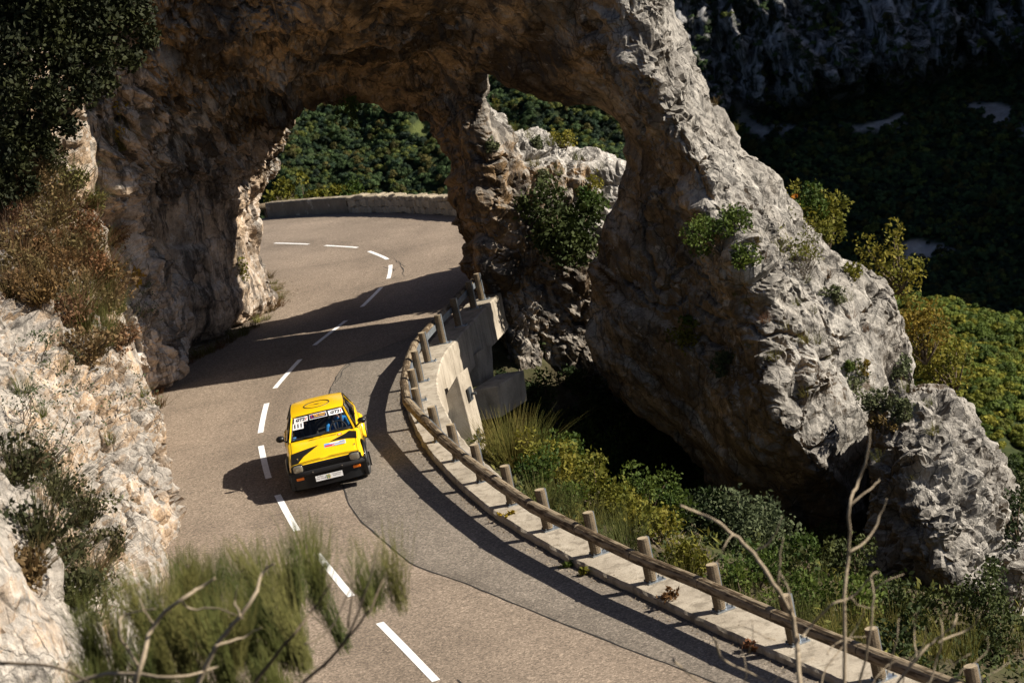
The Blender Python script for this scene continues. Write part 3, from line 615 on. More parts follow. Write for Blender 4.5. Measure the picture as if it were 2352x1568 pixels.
DASH = [((631,558.5),(709,561)),((747,564),(822,569)),((847,577),(890,595.5)),((897,609),(892,640)),((876,660),(831,705)),((795,736),(722,793)),((690,825),(632,891)),((613,926),(598.5,994)),((599.5,1024),(617,1097.5)),((637,1136),(683,1219)),((727,1270),(808.5,1370)),((873.5,1431),(1002,1563))]
ends = [ground(*p) for d in DASH for p in d]; CL = np.array([(p.x, p.y) for p in ends])
CLs = resample(CL, 800)
def nearest_i(p): return int(np.argmin(((CLs-np.array([p.x, p.y]))**2).sum(1)))
for k in range(len(DASH)):
    i0, i1 = sorted((nearest_i(ends[2*k]), nearest_i(ends[2*k+1]))); seg = CLs[i0:i1+1]
    seg = seg[np.linspace(0, len(seg)-1, 9).astype(int)]; tg = np.gradient(seg, axis=0); nn = np.stack([-tg[:, 1], tg[:, 0]], 1); nn /= np.linalg.norm(nn, axis=1)[:, None]
    vv = []
    for q, n in zip(seg, nn):
        for sgn in (-1, 1):
            p = q+n*0.062*sgn; vv.append((p[0], p[1], road_z(*p)+0.005))
    ff = [(2*i, 2*i+1, 2*i+3, 2*i+2) for i in range(8)]
    obj('lane_dash', mesh_np('lane_dash', vv, ff, M_PAINT), road)
# greyer resurfaced strip beside the parapet with its open joint
SEAM = [(1830,1640),(1560,1530),(1300,1430),(1100,1345),(1000,1312),(940,1285),(880,1235),(820,1180),(790,1115),(765,1030),(755,960),(757,900),(800,833),(880,800),(960,768),(1020,735)]
seam = resample([ground(*p) for p in SEAM], 120)
jit = np.cumsum(rng.normal(0, 0.012, (120, 2)), 0); jit -= np.linspace(0, 1, 120)[:, None]*jit[-1]; seam = seam+jit*0.8
iR = [int(np.argmin(((RE-s)**2).sum(1))) for s in seam]
i0, i1 = iR[0], iR[-1]; rr = resample(RE[i0:i1+1], 120)
vv = []; ff = []
for s, r in zip(seam, rr):
    for j in range(7):
        p = s+(r-s)*j/6; vv.append((p[0], p[1], road_z(*p)+0.004))
ff = [(i*7+j, i*7+j+1, (i+1)*7+j+1, (i+1)*7+j) for i in range(119) for j in range(6)]
pme = mesh_np('asphalt_patch', vv, ff, M_PATCH); uv_road(pme, [(i*0.3, 0.5+j/12, 0) for i in range(120) for j in range(7)]); obj('asphalt_patch', pme, road)
M_TAR = flat('tar', (0.02, 0.018, 0.016), 0.9)
def strip(name, pts, w, dz, mat, parent):
    pts = np.asarray(pts); tg = np.gradient(pts, axis=0); n = np.stack([-tg[:, 1], tg[:, 0]], 1); n /= np.linalg.norm(n, axis=1)[:, None]+1e-9
    vv = []
    for q, m in zip(pts, n):
        wq = w*random.uniform(0.4, 1.5)
        for sg in (-0.5, 0.5): p = q+m*wq*sg; vv.append((p[0], p[1], road_z(*p)+dz))
    return obj(name, mesh_np(name, vv, [(2*i, 2*i+1, 2*i+3, 2*i+2) for i in range(len(pts)-1)], mat), parent)
strip('joint_crack', seam, 0.022, 0.008, M_TAR, road)
def crack(a, b, n, w, amp=0.06):
    a = ground(*a); b = ground(*b); p = np.linspace((a.x, a.y), (b.x, b.y), n); p[1:-1] += np.cumsum(rng.normal(0, amp, (n-2, 2)), 0)*0.5
    strip('crack', p, w, 0.008, M_TAR, road)
for a, b, n in [((905,595),(935,612),10),((925,625),(905,640),8),((915,600),(930,635),10),((880,612),(905,622),7),((1050,1560),(1085,1590),6),((770,880),(800,835),14)]: crack(a, b, n, 0.022)

# gravelly verge along the rock foot
t = NT('verge_gravel', 0.95, 0.1); vcol = t.vor(9, None, 'F1', 'Color'); sp_ = t.node('ShaderNodeSeparateColor'); t.l.new(vcol, sp_.inputs[0]); n_ = t.noise(2.2, 6, 0.7)
cc = t.mix(t.ramp(n_, [(0.4, 0.0), (0.6, 1.0)]), (0.085, 0.058, 0.032), t.ramp(sp_.outputs[0], [(0.1, (0.06, 0.05, 0.04)), (0.7, (0.20, 0.17, 0.13)), (1.0, (0.36, 0.33, 0.28))])); t.col(cc); t.nrm(t.bump(sp_.outputs[0], 0.8, 0.03)); M_VERGE = t.m
vv = []; ff = []; kk = 0
for i in range(NR):
    if not 33 < LE[i][1] < 77: continue
    dirv = RE[i]-LE[i]; dirv /= np.linalg.norm(dirv); w_ = 0.42+0.30*math.sin(i*0.9)*math.sin(i*0.37+1)+random.uniform(-.10, .10)
    if LE[i][1] > 60: w_ *= 0.75
    for j, (o_, z_) in enumerate(((-0.9, 0.10), (-0.3, 0.05), (0.05, 0.03), (w_*0.6, 0.018), (w_, 0.005))):
        p = LE[i]+dirv*o_; vv.append((p[0], p[1], road_z(*p)+z_+(random.uniform(0, .02) if j < 3 else 0)))
    kk += 1
ff = [(i*5+j, i*5+j+1, (i+1)*5+j+1, (i+1)*5+j) for i in range(kk-1) for j in range(4)]
vg = obj('verge', mesh_np('verge', vv, ff, M_VERGE)); tag(vg, 'gravelly brown verge between the road and the rock foot', kind='structure')
# ------------------------------------------------------------------ concrete edge beam, pier, footing
t = NT('concrete', 0.9, 0.2); a = t.noise(1.1, 7, 0.65); b = t.noise(5, 6, 0.6, t.co((1, 1, 0.18))); f = t.noise(40, 4, 0.7)
c = t.ramp(a, [(0.3, (0.22, 0.19, 0.15)), (0.52, (0.335, 0.295, 0.24)), (0.75, (0.42, 0.38, 0.315))])
c = t.mix(t.math('MULTIPLY', t.ramp(b, [(0.50, 0.0), (0.64, 1.0)]), 0.6), c, (0.12, 0.10, 0.075)); c = t.mix(1.0, c, t.ramp(f, [(0.3, 0.78), (0.6, 1.08)]), 'MULTIPLY')
t.col(c); t.nrm(t.bump(t.math('ADD', f, a), 0.5, 0.02)); M_CONC = t.m
M_STEEL = NT('galvanised_steel', 0.42, 0.5); M_STEEL.b.inputs['Metallic'].default_value = 0.85; M_STEEL.col(M_STEEL.ramp(M_STEEL.noise(9, 4), [(0.3, (0.30, 0.34, 0.38)), (0.7, (0.48, 0.53, 0.58))])); M_STEEL = M_STEEL.m
M_DARKST = flat('weathered_steel', (0.10, 0.11, 0.12), 0.5, 0.7)
EDGE = resample([(9.5,16),(6.6,22),(4.2,27),(2.24,31.1),(1.25,33.4),(0.12,36.08),(-1.11,39.86),(-2.0,44.0),(-2.42,47.5),(-2.54,50.2),(-2.36,53.0),(-1.98,54.9),(-1.55,56.9),(-1.0,59.2),(-0.72,60.4)], 300)
tg = np.gradient(EDGE, axis=0); tg /= np.linalg.norm(tg, axis=1)[:, None]; en = np.stack([tg[:, 1], -tg[:, 0]], 1)   # to the ravine
bridge = empty('concrete_viaduct', (-1.8, 53.0, 0)); inv = bridge.matrix_basis.inverted()
tag(bridge, 'pale concrete edge beam and piers carrying the road beside the arch', 'viaduct')
def loc(p): return Vector(p)-Vector((-1.8, 53.0, 0))
W_SLAB = 0.76
def beam_depth(y): return 0.35 if y < 47.5 else (0.35+(y-47.5)/2.5*0.6 if y < 50 else 0.98)
m = MB(); rings = []
for i, (q, n) in enumerate(zip(EDGE, en)):
    j0 = random.uniform(-0.02, 0.02); z = road_z(*q)
    top = z+0.115+random.uniform(-0.004, 0.004)
    w = W_SLAB+random.uniform(-0.01, 0.01)
    A = (q[0]+n[0]*(0.01+j0), q[1]+n[1]*(0.01+j0)); A2 = (q[0]+n[0]*(0.05+j0*0.4), q[1]+n[1]*(0.05+j0*0.4)); B = (q[0]+n[0]*w, q[1]+n[1]*w); D = beam_depth(q[1])
    rings.append([loc(v) for v in [(*A, z-0.2), (*A, top-0.035+random.uniform(-.012, .012)), (*A2, top), ((A2[0]+B[0])/2, (A2[1]+B[1])/2, top+0.003), (B[0]-n[0]*0.03, B[1]-n[1]*0.03, top), (*B, top-0.03), (*B, top-D), (B[0]-n[0]*0.42, B[1]-n[1]*0.42, top-D)]])
edge = m.loft(rings).build('edge_beam', M_CONC, bridge)
# deck soffit under the road on the notch
m = MB(); rings = []
for i in range(0, 300):
    q, n = EDGE[i], en[i]
    if q[1] < 47: continue
    z = road_z(*q); rings.append([loc(v) for v in [(q[0]+n[0]*0.4, q[1]+n[1]*0.4, z-0.22), (q[0]+n[0]*0.4, q[1]+n[1]*0.4, z-0.55), (q[0]-n[0]*3, q[1]-n[1]*3, z-0.55), (q[0]-n[0]*3, q[1]-n[1]*3, z-0.22)]])
m.loft(rings[::6]).build('deck_slab', M_CONC, bridge)
def pxprism(name, quad, Y, depth, mat, parent, back=(0, 1), bevel=0.015, Y2=None):
    """solid from a picture outline standing at distance Y, given real thickness away from it"""
    f_ = [loc(at(a, b, (Y if not isinstance(Y, (list, tuple)) else Y[k]))) for k, (a, b) in enumerate(quad)]
    bk = [p+Vector((back[0], back[1], 0)).normalized()*depth for p in f_]
    m = MB(); m.loft([f_, bk]); return m.build(name, mat, parent, bevel=bevel, fixn=True)
pier = pxprism('pier', [(985,975),(1050,862),(1083,990),(1100,1065),(1090,1120),(1020,1130)], 51.6, 0.75, M_CONC, bridge, (0.36, 1))
pxprism('column', [(1066,838),(1097,808),(1102,885),(1072,895)], 55.9, 0.75, M_CONC, bridge, (0.50, 0.87))
foot = pxprism('footing', [(1080,896),(1143,886),(1152,958),(1092,968)], 54.8, 1.4, M_CONC, bridge, (0.50, 0.87), 0.03)
pxprism('footing', [(1060,1085),(1128,1066),(1140,1140),(1070,1160)], 51.0, 1.4, M_CONC, bridge, (0.4, 1), 0.03)
for px, py in ((1077,905),(1096,1000)):        # tie-rod anchor plates on the sunlit side of the pier
    p = loc(at(px, py, 51.95)); M3 = Matrix.Rotation(R_(-16), 3, 'Z')
    o = MB().box((0, 0, 0), (0.05, 0.24, 0.30), M3).build('anchor_plate', M_DARKST, bridge, loc=p+Vector((0.03, 0, 0)), bevel=0.006)
    MB().tube([(0.0, 0, 0), (0.14, -0.04, 0)], 0.035, 8).build('tie_rod_end', M_DARKST, o)

# ------------------------------------------------------------------ timber guard rail
def wood_mat(name, c0, c1, c2):
    t = NT(name, 0.8, 0.2); w = t.node('ShaderNodeTexWave'); w.wave_type = 'RINGS'; w.rings_direction = 'X'; w.inputs['Scale'].default_value = 5.5; w.inputs['Distortion'].default_value = 7.0; w.inputs['Detail'].default_value = 3; w.inputs['Detail Scale'].default_value = 0.9
    t.l.new(t.co((0.5, 3.2, 3.2)), w.inputs['Vector']); n = t.noise(3, 6, 0.65)
    c = t.ramp(w.outputs[0], [(0.15, c0), (0.5, c1), (0.85, c2)]); c = t.mix(1.0, c, t.ramp(n, [(0.3, 0.65), (0.6, 1.1)]), 'MULTIPLY')
    t.col(c); t.nrm(t.bump(w.outputs[0], 0.3, 0.01)); return t.m
M_LOG = wood_mat('weathered_log', (0.055, 0.038, 0.022), (0.135, 0.10, 0.063), (0.20, 0.16, 0.11))
M_END = flat('sawn_end', (0.30, 0.24, 0.16), 0.85); M_GAP = flat('joint_shadow_gap', (0.03, 0.025, 0.02), 0.9)
POSTPX = [(1108,691),(1089,711),(1055,752),(1019,791),(984,834),(967,879),(964,925),(969,970),(1009,1015),(1052,1059),(1108,1108),(1177,1161),(1260,1219),(1370,1276),(1497,1339),(1655,1405),(1825,1481)]
PB = [ground(*p, 0.1) for p in POSTPX]
PB[6] = (PB[5]+PB[7])/2+Vector((-0.07, 0, 0))
dlast = (PB[-1]-PB[-2]); 
for k in range(3): PB.append(PB[-1]+Vector((dlast.x*(1.06+0.06*k), dlast.y*0.99, dlast.z)))
PB.insert(0, PB[0]+(PB[0]-PB[1])*1.05)
for p in PB: p.z = road_z(p.x, p.y)+0.118
rail = empty('guard_rail', PB[10]); tag(rail, 'timber log guard rail on round wooden posts along the ravine edge', 'guard rail')
rl = lambda p: Vector(p)-PB[10]
def post_mesh(seed):
    r = random.Random(seed); m = MB(); n = 14; R = 0.088
    tilt = Vector((r.uniform(-.012, .012), r.uniform(-.012, .012), 0))
    for k in range(3): pass
    rings = [[Vector((math.cos(2*math.pi*j/n)*rr, math.sin(2*math.pi*j/n)*rr, z))+tilt*z for j in range(n)] for z, rr in ((0.035, R*1.0), (0.3, R*1.01), (0.70, R*0.985), (0.715, R*0.93))]
    m.loft(rings); m.m[-1] = 1; return m.mesh('post', [M_LOG, M_END], False)
pm = [post_mesh(i) for i in range(4)]
plate = MB().box((0.05, 0, 0.012), (0.30, 0.22, 0.016)).mesh('base_plate', M_STEEL)
chan = MB().box((0.086, 0, 0.37), (0.012, 0.075, 0.69)).box((0.062, 0.036, 0.37), (0.05, 0.01, 0.69)).box((0.062, -0.036, 0.37), (0.05, 0.01, 0.69)).mesh('steel_channel', M_STEEL)
boltm = MB().tube([(0, 0, 0.02), (0, 0, 0.055)], 0.014, 6).mesh('bolt', M_DARKST)
sock = MB().tube([(0, 0, 0.02), (0, 0, 0.06)], 0.05, 10).mesh('socket', M_STEEL)
dirs = []
for i in range(len(PB)):
    d = (PB[min(i+1, len(PB)-1)]-PB[max(i-1, 0)]); d.z = 0; d.normalize(); dirs.append(d)
for i, p in enumerate(PB):
    d = dirs[i]; ang = math.atan2(d.y, d.x)+math.pi/2     # local +x points to the ravine
    o = obj('post', pm[i % 4], rail, rl(p)); o.rotation_euler = (0, 0, ang)
    for k, a in enumerate(o.data.polygons): pass
    link(bpy.data.objects.new('base_plate', plate), o); link(bpy.data.objects.new('steel_channel', chan), o); link(bpy.data.objects.new('socket', sock), o)
    for bx, by in ((0.17, 0.07), (0.17, -0.07), (-0.07, 0.08), (-0.07, -0.08)):
        b_ = link(bpy.data.objects.new('bolt', boltm), o); b_.location = (bx, by, 0)
HR = 0.475; RR = 0.098
for i in range(len(PB)-1):
    off = lambda k: Vector((-dirs[k].y, dirs[k].x, 0))     # candidate normal
    def nrm(k):
        n = Vector((dirs[k].y, -dirs[k].x, 0)); return n
    sgn = 1.0
    A = PB[i]+nrm(i)*0.205+Vector((0, 0, HR)); B = PB[i+1]+nrm(i+1)*0.20+Vector((0, 0, HR))
    ax = (B-A); Ln = ax.length; axn = ax.normalized(); rr = RR*random.uniform(0.93, 1.06)
    M3 = axn.to_track_quat('X', 'Z').to_matrix(); m = MB(); n = 14; rings = []
    for tpos, sc in ((0.006, 0.93), (0.022, 1.0), (Ln*0.3, 1.0+random.uniform(-.02, .02)), (Ln*0.6, 1.0+random.uniform(-.02, .02)), (Ln-0.022, 1.0), (Ln-0.006, 0.93)):
        rings.append([Vector((tpos, math.cos(2*math.pi*j/n)*rr*sc, math.sin(2*math.pi*j/n)*rr*sc)) for j in range(n)])
    m.loft(rings); m.m[-1] = m.m[-2] = 1
    lo = m.build('rail_log', [M_LOG, M_END], rail, smooth=False); lo.location = rl(A); lo.rotation_euler = axn.to_track_quat('X', 'Z').to_euler()
    for e_ in (0.09, Ln-0.09):                              # bored bolt holes near each end
        MB().tube([(0, 0, 0), (0, 0.012, 0.0)], 0.014, 8).build('bolt_hole', M_GAP, lo, loc=(e_, rr*0.97*(1 if (axn.to_track_quat('X', 'Z') @ Vector((0, 1, 0))).dot(nrm(i)) > 0 else -1), -0.02))
    C0 = PB[i]+nrm(i)*0.105+Vector((0, 0, HR-0.045)); C1 = PB[i+1]+nrm(i+1)*0.105+Vector((0, 0, HR-0.045)); ax = (C1-C0)
    bk = MB().box((ax.length/2, 0, 0), (ax.length-0.01, 0.045, 0.13)).build('steel_backing', M_STEEL, rail, bevel=0.006); bk.location = rl(C0); bk.rotation_euler = ax.to_track_quat('X', 'Z').to_euler()
    if i % 1 == 0: MB().tube([A-axn*0.006, A+axn*0.006], RR*0.9, 12).build('joint_gap', M_GAP, rail, loc=-PB[10])

# ------------------------------------------------------------------ parapet wall on the outside of the far bend
t = NT('wall_plaster', 0.92, 0.15); a = t.noise(1.4, 7, 0.65, None, 0.5); f = t.noise(22, 4, 0.6)
c = t.mix(t.ramp(t.noise(0.9, 5, 0.7), [(0.57, 0.0), (0.61, 1.0)]), t.ramp(a, [(0.3, (0.13, 0.11, 0.08)), (0.7, (0.24, 0.20, 0.15))]), (0.36, 0.32, 0.25)); t.col(t.mix(1.0, c, t.ramp(f, [(0.3, 0.75), (0.7, 1.1)]), 'MULTIPLY')); t.nrm(t.bump(f, 0.5, 0.02)); M_PLAST = t.m
def stone_mat(name, c):
    t = NT(name, 0.9, 0.15); n = t.noise(4, 7, 0.7); oi = t.node('ShaderNodeObjectInfo')
    b = t.ramp(n, [(0.3, [v*0.55 for v in c]), (0.55, c), (0.75, [v*1.25 for v in c])]); v = t.math('ADD', t.math('MULTIPLY', oi.outputs['Random'], 0.5), 0.7)
    hs = t.node('ShaderNodeHueSaturation'); t.l.new(b, hs.inputs['Color']); t.l.new(v, hs.inputs['Value']); t.col(hs.outputs[0]); t.nrm(t.bump(n, 0.6, 0.04)); return t.m
M_STONE = stone_mat('wall_stone', (0.34, 0.29, 0.215)); M_MORT = flat('wall_mortar', (0.17, 0.145, 0.105), 0.95)
WP = resample([ground(*p) for p in [(612,501),(622,500),(700,494),(780,490),(850,488.5),(930,489.5),(1000,493),(1062,498)]]+[Vector((0.2,76.5,0)),Vector((0.7,73.5,0))], 160)
tw = np.gradient(WP, axis=0); tw /= np.linalg.norm(tw, axis=1)[:, None]; wn_ = np.stack([-tw[:, 1], tw[:, 0]], 1)
if wn_[80][1] < 0: wn_ = -wn_
wpx = [topx((q[0], q[1], road_z(*q)))[0] for q in WP]; isp = next(i for i, v in enumerate(wpx) if v > 800)
wall = empty('parapet_wall', (WP[isp][0], WP[isp][1], road_z(*WP[isp]))); tag(wall, 'low curved parapet wall, half plastered half rough stone, at the far bend', 'wall')
wo = Vector(wall.location); WH = 0.62; WT = 0.42
def wall_rings(i0, i1, inset, hgt, jag=0.0):
    rings = []
    for i in range(i0, i1):
        q, n = WP[i], wn_[i]; z = road_z(*q); h = hgt+random.uniform(-jag, jag)
        rings.append([Vector((q[0]+n[0]*o_, q[1]+n[1]*o_, z+zz))-wo for o_, zz in ((inset, -0.15), (inset, h-0.04), (inset+0.04, h), (WT-inset-0.04, h), (WT-inset, h-0.04), (WT-inset, -0.8))])
    return rings
MB().loft(wall_rings(1, isp+1, 0.0, WH-0.02, 0.008)).build('plastered_length', M_PLAST, wall)
core = MB().loft(wall_rings(isp, 160, 0.05, WH-0.07)).build('mortar_core', M_MORT, wall)
wlen = np.r_[0, np.cumsum(np.linalg.norm(np.diff(WP, axis=0), axis=1))]
def wp(s):
    i = np.clip(np.searchsorted(wlen, s)-1, 0, 158); return WP[i]+(WP[i+1]-WP[i])*((s-wlen[i])/(wlen[i+1]-wlen[i])), tw[i], wn_[i]
def stone_mesh(seed):
    r = random.Random(seed); bm = bmesh.new(); bmesh.ops.create_cube(bm, size=1.0)
    for v in bm.verts: v.co += Vector((r.uniform(-.12, .12), r.uniform(-.05, .05), r.uniform(-.12, .12)))
    bmesh.ops.bevel(bm, geom=bm.edges[:], offset=0.13, segments=1, affect='EDGES'); me = bpy.data.meshes.new('stone'); bm.to_mesh(me); bm.free(); me.materials.append(M_STONE); return me
SM = [stone_mesh(i) for i in range(10)]
def place_stone(s, zc, w, h, d, o_):
    q, tt, nn = wp(s); st = obj('stone', random.choice(SM), core); p = Vector((q[0]+nn[0]*o_, q[1]+nn[1]*o_, road_z(*q)+zc))-wo
    st.location = p; st.rotation_euler = (random.uniform(-.1, .1), random.uniform(-.15, .15), math.atan2(tt[1], tt[0])+random.uniform(-.08, .08)); st.scale = (w, d, h)
send = wlen[isp]+13.5
for row, (zc, h) in enumerate(((0.11, 0.25), (0.36, 0.26))):
    s = wlen[isp]+0.05+row*0.1
    while s < send:
        w = random.uniform(0.20, 0.46); place_stone(s+w/2, zc+random.uniform(-.03, .03), w*1.0, h*random.uniform(0.85, 1.12), 0.2, 0.075); s += w*1.02
s = wlen[isp]
while s < send:
    w = random.uniform(0.22, 0.45); place_stone(s+w/2, 0.55+random.uniform(-.02, .04), w*1.05, random.uniform(0.13, 0.2), 0.44, 0.21); s += w
# log rail that carries on behind the rock at the wall's end
q = at(618, 463, 94.6); ls = empty('log_barrier', (q.x, q.y, road_z(q.x, q.y))); tag(ls, 'short grey log barrier running on from the plastered wall end', 'barrier')
MB().tube([(0, 0, 0.45), (-2.6, 1.2, 0.45)], 0.13, 12).build('rail_log', [M_LOG], ls, smooth=True)
MB().tube([(-0.2, 0.3, -0.3), (-0.2, 0.3, 0.55)], 0.11, 12).build('post', [M_LOG], ls, smooth=True)
MB().tube([(-2.2, 1.25, -0.3), (-2.2, 1.25, 0.55)], 0.11, 12).build('post', [M_LOG], ls, smooth=True)
# ------------------------------------------------------------------ rally car (local: x right of the car, y forward, z up, origin on the ground under the front axle)
def paint(name, c):
    t = NT(name, 0.32, 0.5); n = t.noise(2.5, 5, 0.6); t.col(t.mix(t.ramp(n, [(0.4, 0.0), (0.8, 0.35)]), c, [v*0.82 for v in c]))
    t.b.inputs['Coat Weight'].default_value = 0.7; t.b.inputs['Coat Roughness'].default_value = 0.12; return t.m
M_YEL = paint('yellow_paint', (0.88, 0.54, 0.006)); M_BLK = flat('black_paint', (0.006, 0.006, 0.0065), 0.4, 0, 0.3, coat=0.15)
M_PLASTIC = flat('black_plastic', (0.011, 0.011, 0.012), 0.55, 0, 0.3); M_RUB = flat('tyre_rubber', (0.016, 0.016, 0.016), 0.85)
M_DARK = flat('dark_interior', (0.012, 0.012, 0.013), 0.8); M_RIM = flat('dark_rim', (0.12, 0.12, 0.125), 0.4, 0.7); M_CHROME = flat('chrome', (0.6, 0.6, 0.6), 0.15, 1.0)
M_AMBER = flat('amber_lens', (0.85, 0.20, 0.01), 0.25); M_WHITE = flat('sticker_white', (0.80, 0.80, 0.80), 0.45); M_NAVY = flat('sticker_navy', (0.015, 0.02, 0.09), 0.4)
M_INK = flat('sticker_ink', (0.012, 0.012, 0.02), 0.5); M_RED = flat('sticker_red', (0.55, 0.02, 0.02), 0.45); M_GOLD = flat('sticker_gold', (0.75, 0.42, 0.06), 0.45); M_SKYB = flat('sticker_blue', (0.10, 0.28, 0.62), 0.45); M_GRN = flat('sticker_green', (0.02, 0.22, 0.05), 0.45)
t = NT('car_glass', 0.05, 0.5); gl = t.node('ShaderNodeBsdfGlossy'); gl.inputs['Roughness'].default_value = 0.03; tr = t.node('ShaderNodeBsdfTransparent'); tr.inputs[0].default_value = (0.80, 0.84, 0.86, 1)
fr = t.node('ShaderNodeFresnel'); fr.inputs[0].default_value = 1.33; mx = t.node('ShaderNodeMixShader'); t.l.new(fr.outputs[0], mx.inputs[0]); t.l.new(tr.outputs[0], mx.inputs[1]); t.l.new(gl.outputs[0], mx.inputs[2]); t.l.new(mx.outputs[0], t.n['Material Output'].inputs[0]); M_GLASS = t.m
t = NT('headlamp_lens', 0.12, 0.6); v = t.node('ShaderNodeTexWave'); v.inputs['Scale'].default_value = 22; t.l.new(t.co(), v.inputs[0]); t.col(t.ramp(v.outputs[0], [(0.2, (0.20, 0.18, 0.14)), (0.8, (0.42, 0.39, 0.31))])); t.b.inputs['Metallic'].default_value = 0.5; M_LAMP = t.m

FAX = (ground(668, 1125)+ground(860, 1092))/2
CAR_FWD = math.atan2(-1.0, 0.055)
car = empty('rally_car', (FAX.x, FAX.y, road_z(FAX.x, FAX.y)+0.005), CAR_FWD-math.pi/2)
car.rotation_euler.x = R_(-1.2); car.rotation_euler.y = R_(0.8); car.scale = (0.94, 0.94, 0.94); bpy.context.view_layer.update()
tag(car, 'yellow hatchback rally car with black bonnet stripes cornering on the road', 'car')
def interp(y, T): return float(np.interp(y, [a for a, _ in T], [b for _, b in T]))
TOPZ = [(-3.20,0.80),(-3.05,0.90),(-0.66,0.885),(-0.60,0.882),(0.55,0.715),(0.63,0.690),(0.68,0.655)]
HALF = [(-3.20,0.70),(-2.9,0.755),(-2.0,0.785),(-0.6,0.785),(0.2,0.775),(0.55,0.755),(0.68,0.725)]
def ztop(x, y): return interp(y, TOPZ)-0.028*(x/0.75)**2+0.010*math.exp(-(x/0.05)**2)*(1 if -0.6 < y < 0.6 else 0)
def arch_low(y):
    for c in (0.0, -2.395):
        d = abs(y-c)
        if d < 0.37: return max(0.24, math.sqrt(0.37**2-d*d)+0.27)
    return 0.24
def body_ring(y):
    w = interp(y, HALF); zt = lambda f: ztop(f*w, y); zl = arch_low(y); zb = 0.27
    h = [(0, zt(0)), (0.25*w, zt(.25)), (0.5*w, zt(.5)), (0.75*w, zt(.75)), (0.90*w, zt(.9)), (0.955*w, zt(.95)-0.02), (0.985*w, zt(1)-0.065), (w, zt(1)-0.14), (w*1.005, max(zl+0.02, 0.56)), (w*0.99, max(zl, 0.30) if zl <= 0.31 else zl), (w*0.955, zl), (w*0.76, zl), (w*0.74, zb), (0, zb)]
    return [Vector((x, y, z)) for x, z in h]+[Vector((-x, y, z)) for x, z in h[-2:0:-1]]
YS = sorted(set([-3.20,-3.15,-3.0,-2.85]+[-2.395+0.37*math.sin(k*math.pi/16) for k in range(-8, 9)]+[-1.9,-1.6,-1.2,-0.8,-0.62,-0.5]+[0.37*math.sin(k*math.pi/16) for k in range(-8, 9)]+[0.45,0.55,0.63,0.68]))
m = MB(); m.loft([body_ring(y) for y in YS]); body = m.build('body', [M_YEL, M_BLK], car, smooth=True, fixn=True); body.data.polygons.foreach_set('material_index', [1 if (p.center.y > 0.34 and p.center.z < 0.55) or p.center.y > 0.675 or p.center.z < 0.29 else 0 for p in body.data.polygons]); body.data.set_sharp_from_angle(angle=R_(38))
bmx = bmesh.new(); bmx.from_mesh(body.data)                     # cabin opening
bmesh.ops.delete(bmx, geom=[f for f in bmx.faces if -2.95 < f.calc_center_median().y < -0.66 and abs(f.calc_center_median().x) < 0.70 and f.calc_center_median().z > 0.80], context='FACES'); bmx.to_mesh(body.data); bmx.free(); body.data.set_sharp_from_angle(angle=R_(38))
for s in (-1, 1): MB().box((s*0.715, -1.80, 0.66), (0.02, 2.2, 0.42)).build('door_lining', M_DARK, car)
MB().box((0, -2.93, 0.66), (1.36, 0.02, 0.42)).build('boot_lining', M_DARK, car); MB().box((0, -0.64, 0.64), (1.36, 0.02, 0.42)).build('bulkhead', M_DARK, car)
def panel(name, pts, mat, parent, dz=0.004, surf=None, sub=None):
    """thin sheet on the bonnet from (lateral to the right, distance back) outline"""
    bm = bmesh.new(); vs = [bm.verts.new((x, y, (surf or ztop)(x, y)+dz)) for x, y in pts]; f = bm.faces.new(vs)
    bmesh.ops.triangulate(bm, faces=[f]); bmesh.ops.subdivide_edges(bm, edges=bm.edges[:], cuts=4, use_grid_fill=True)
    for v in bm.verts: v.co.z = (surf or ztop)(v.co.x, v.co.y)+dz
    me = bpy.data.meshes.new(name); bm.normal_update()
    for f in bm.faces:
        if f.normal.z < 0: f.normal_flip()
    bm.to_mesh(me); bm.free(); me.materials.append(mat); return obj(name, me, parent)
FY_ = 0.68
def hp(lat, dy): return (-lat, FY_-dy)
# bonnet: panel lines, stripes, plate, vents
for pts in ([(-.687,.666),(-.70,.11),(-.552,.11),(-.42,.389),(-.093,.786)], [(.11,.80),(.476,1.09),(.56,1.20),(.705,1.12),(.69,.735),(.486,.81),(.26,.815)]):
    panel('bonnet_stripe', [hp(*p) for p in pts], M_BLK, body)
for k, d in enumerate((0.075, 0.045, 0.105)):
    panel('pinstripe', [hp(-.70, d), hp(-.70, d+.012), hp(.70, d+.012), hp(.70, d)], M_BLK, body, 0.005)
for s in (-1, 1):
    m = MB(); m.tube([(s*0.665, y, ztop(.665, y)+0.0015) for y in np.linspace(0.56, -0.58, 9)], 0.004, 4).build('bonnet_seam', M_BLK, body)
m = MB()
for i in range(-17, 18):
    x = i*0.0165
    if abs(i) == 0: continue
    y0 = FY_-1.147; m.box((x, y0, ztop(x, y0)+0.003), (0.006, 0.055, 0.004))
m.build('vent_slots', M_BLK, body)
for lat, dy in ((-.56, .30), (.62, .42)): MB().tube([Vector((*hp(lat, dy), ztop(lat, FY_-dy))), Vector((*hp(lat, dy), ztop(lat, FY_-dy)+0.025))], 0.018, 8).build('bonnet_pin', M_CHROME, body)
def text(name, s, size, mat, parent, M, align='CENTER', shear=0.0, bold=0.0, serif=False):
    cu = bpy.data.curves.new(name, 'FONT'); cu.body = s; cu.size = size; cu.align_x = align; cu.align_y = 'CENTER'; cu.shear = shear; cu.offset = bold; cu.resolution_u = 2
    o = bpy.data.objects.new(name, cu); COL.objects.link(o); dg = bpy.context.evaluated_depsgraph_get(); me = bpy.data.meshes.new_from_object(o.evaluated_get(dg)); bpy.data.objects.remove(o); bpy.data.curves.remove(cu)
    me.name = name; me.materials.clear(); me.materials.append(mat); n = obj(name, me, parent); n.matrix_local = M; return n
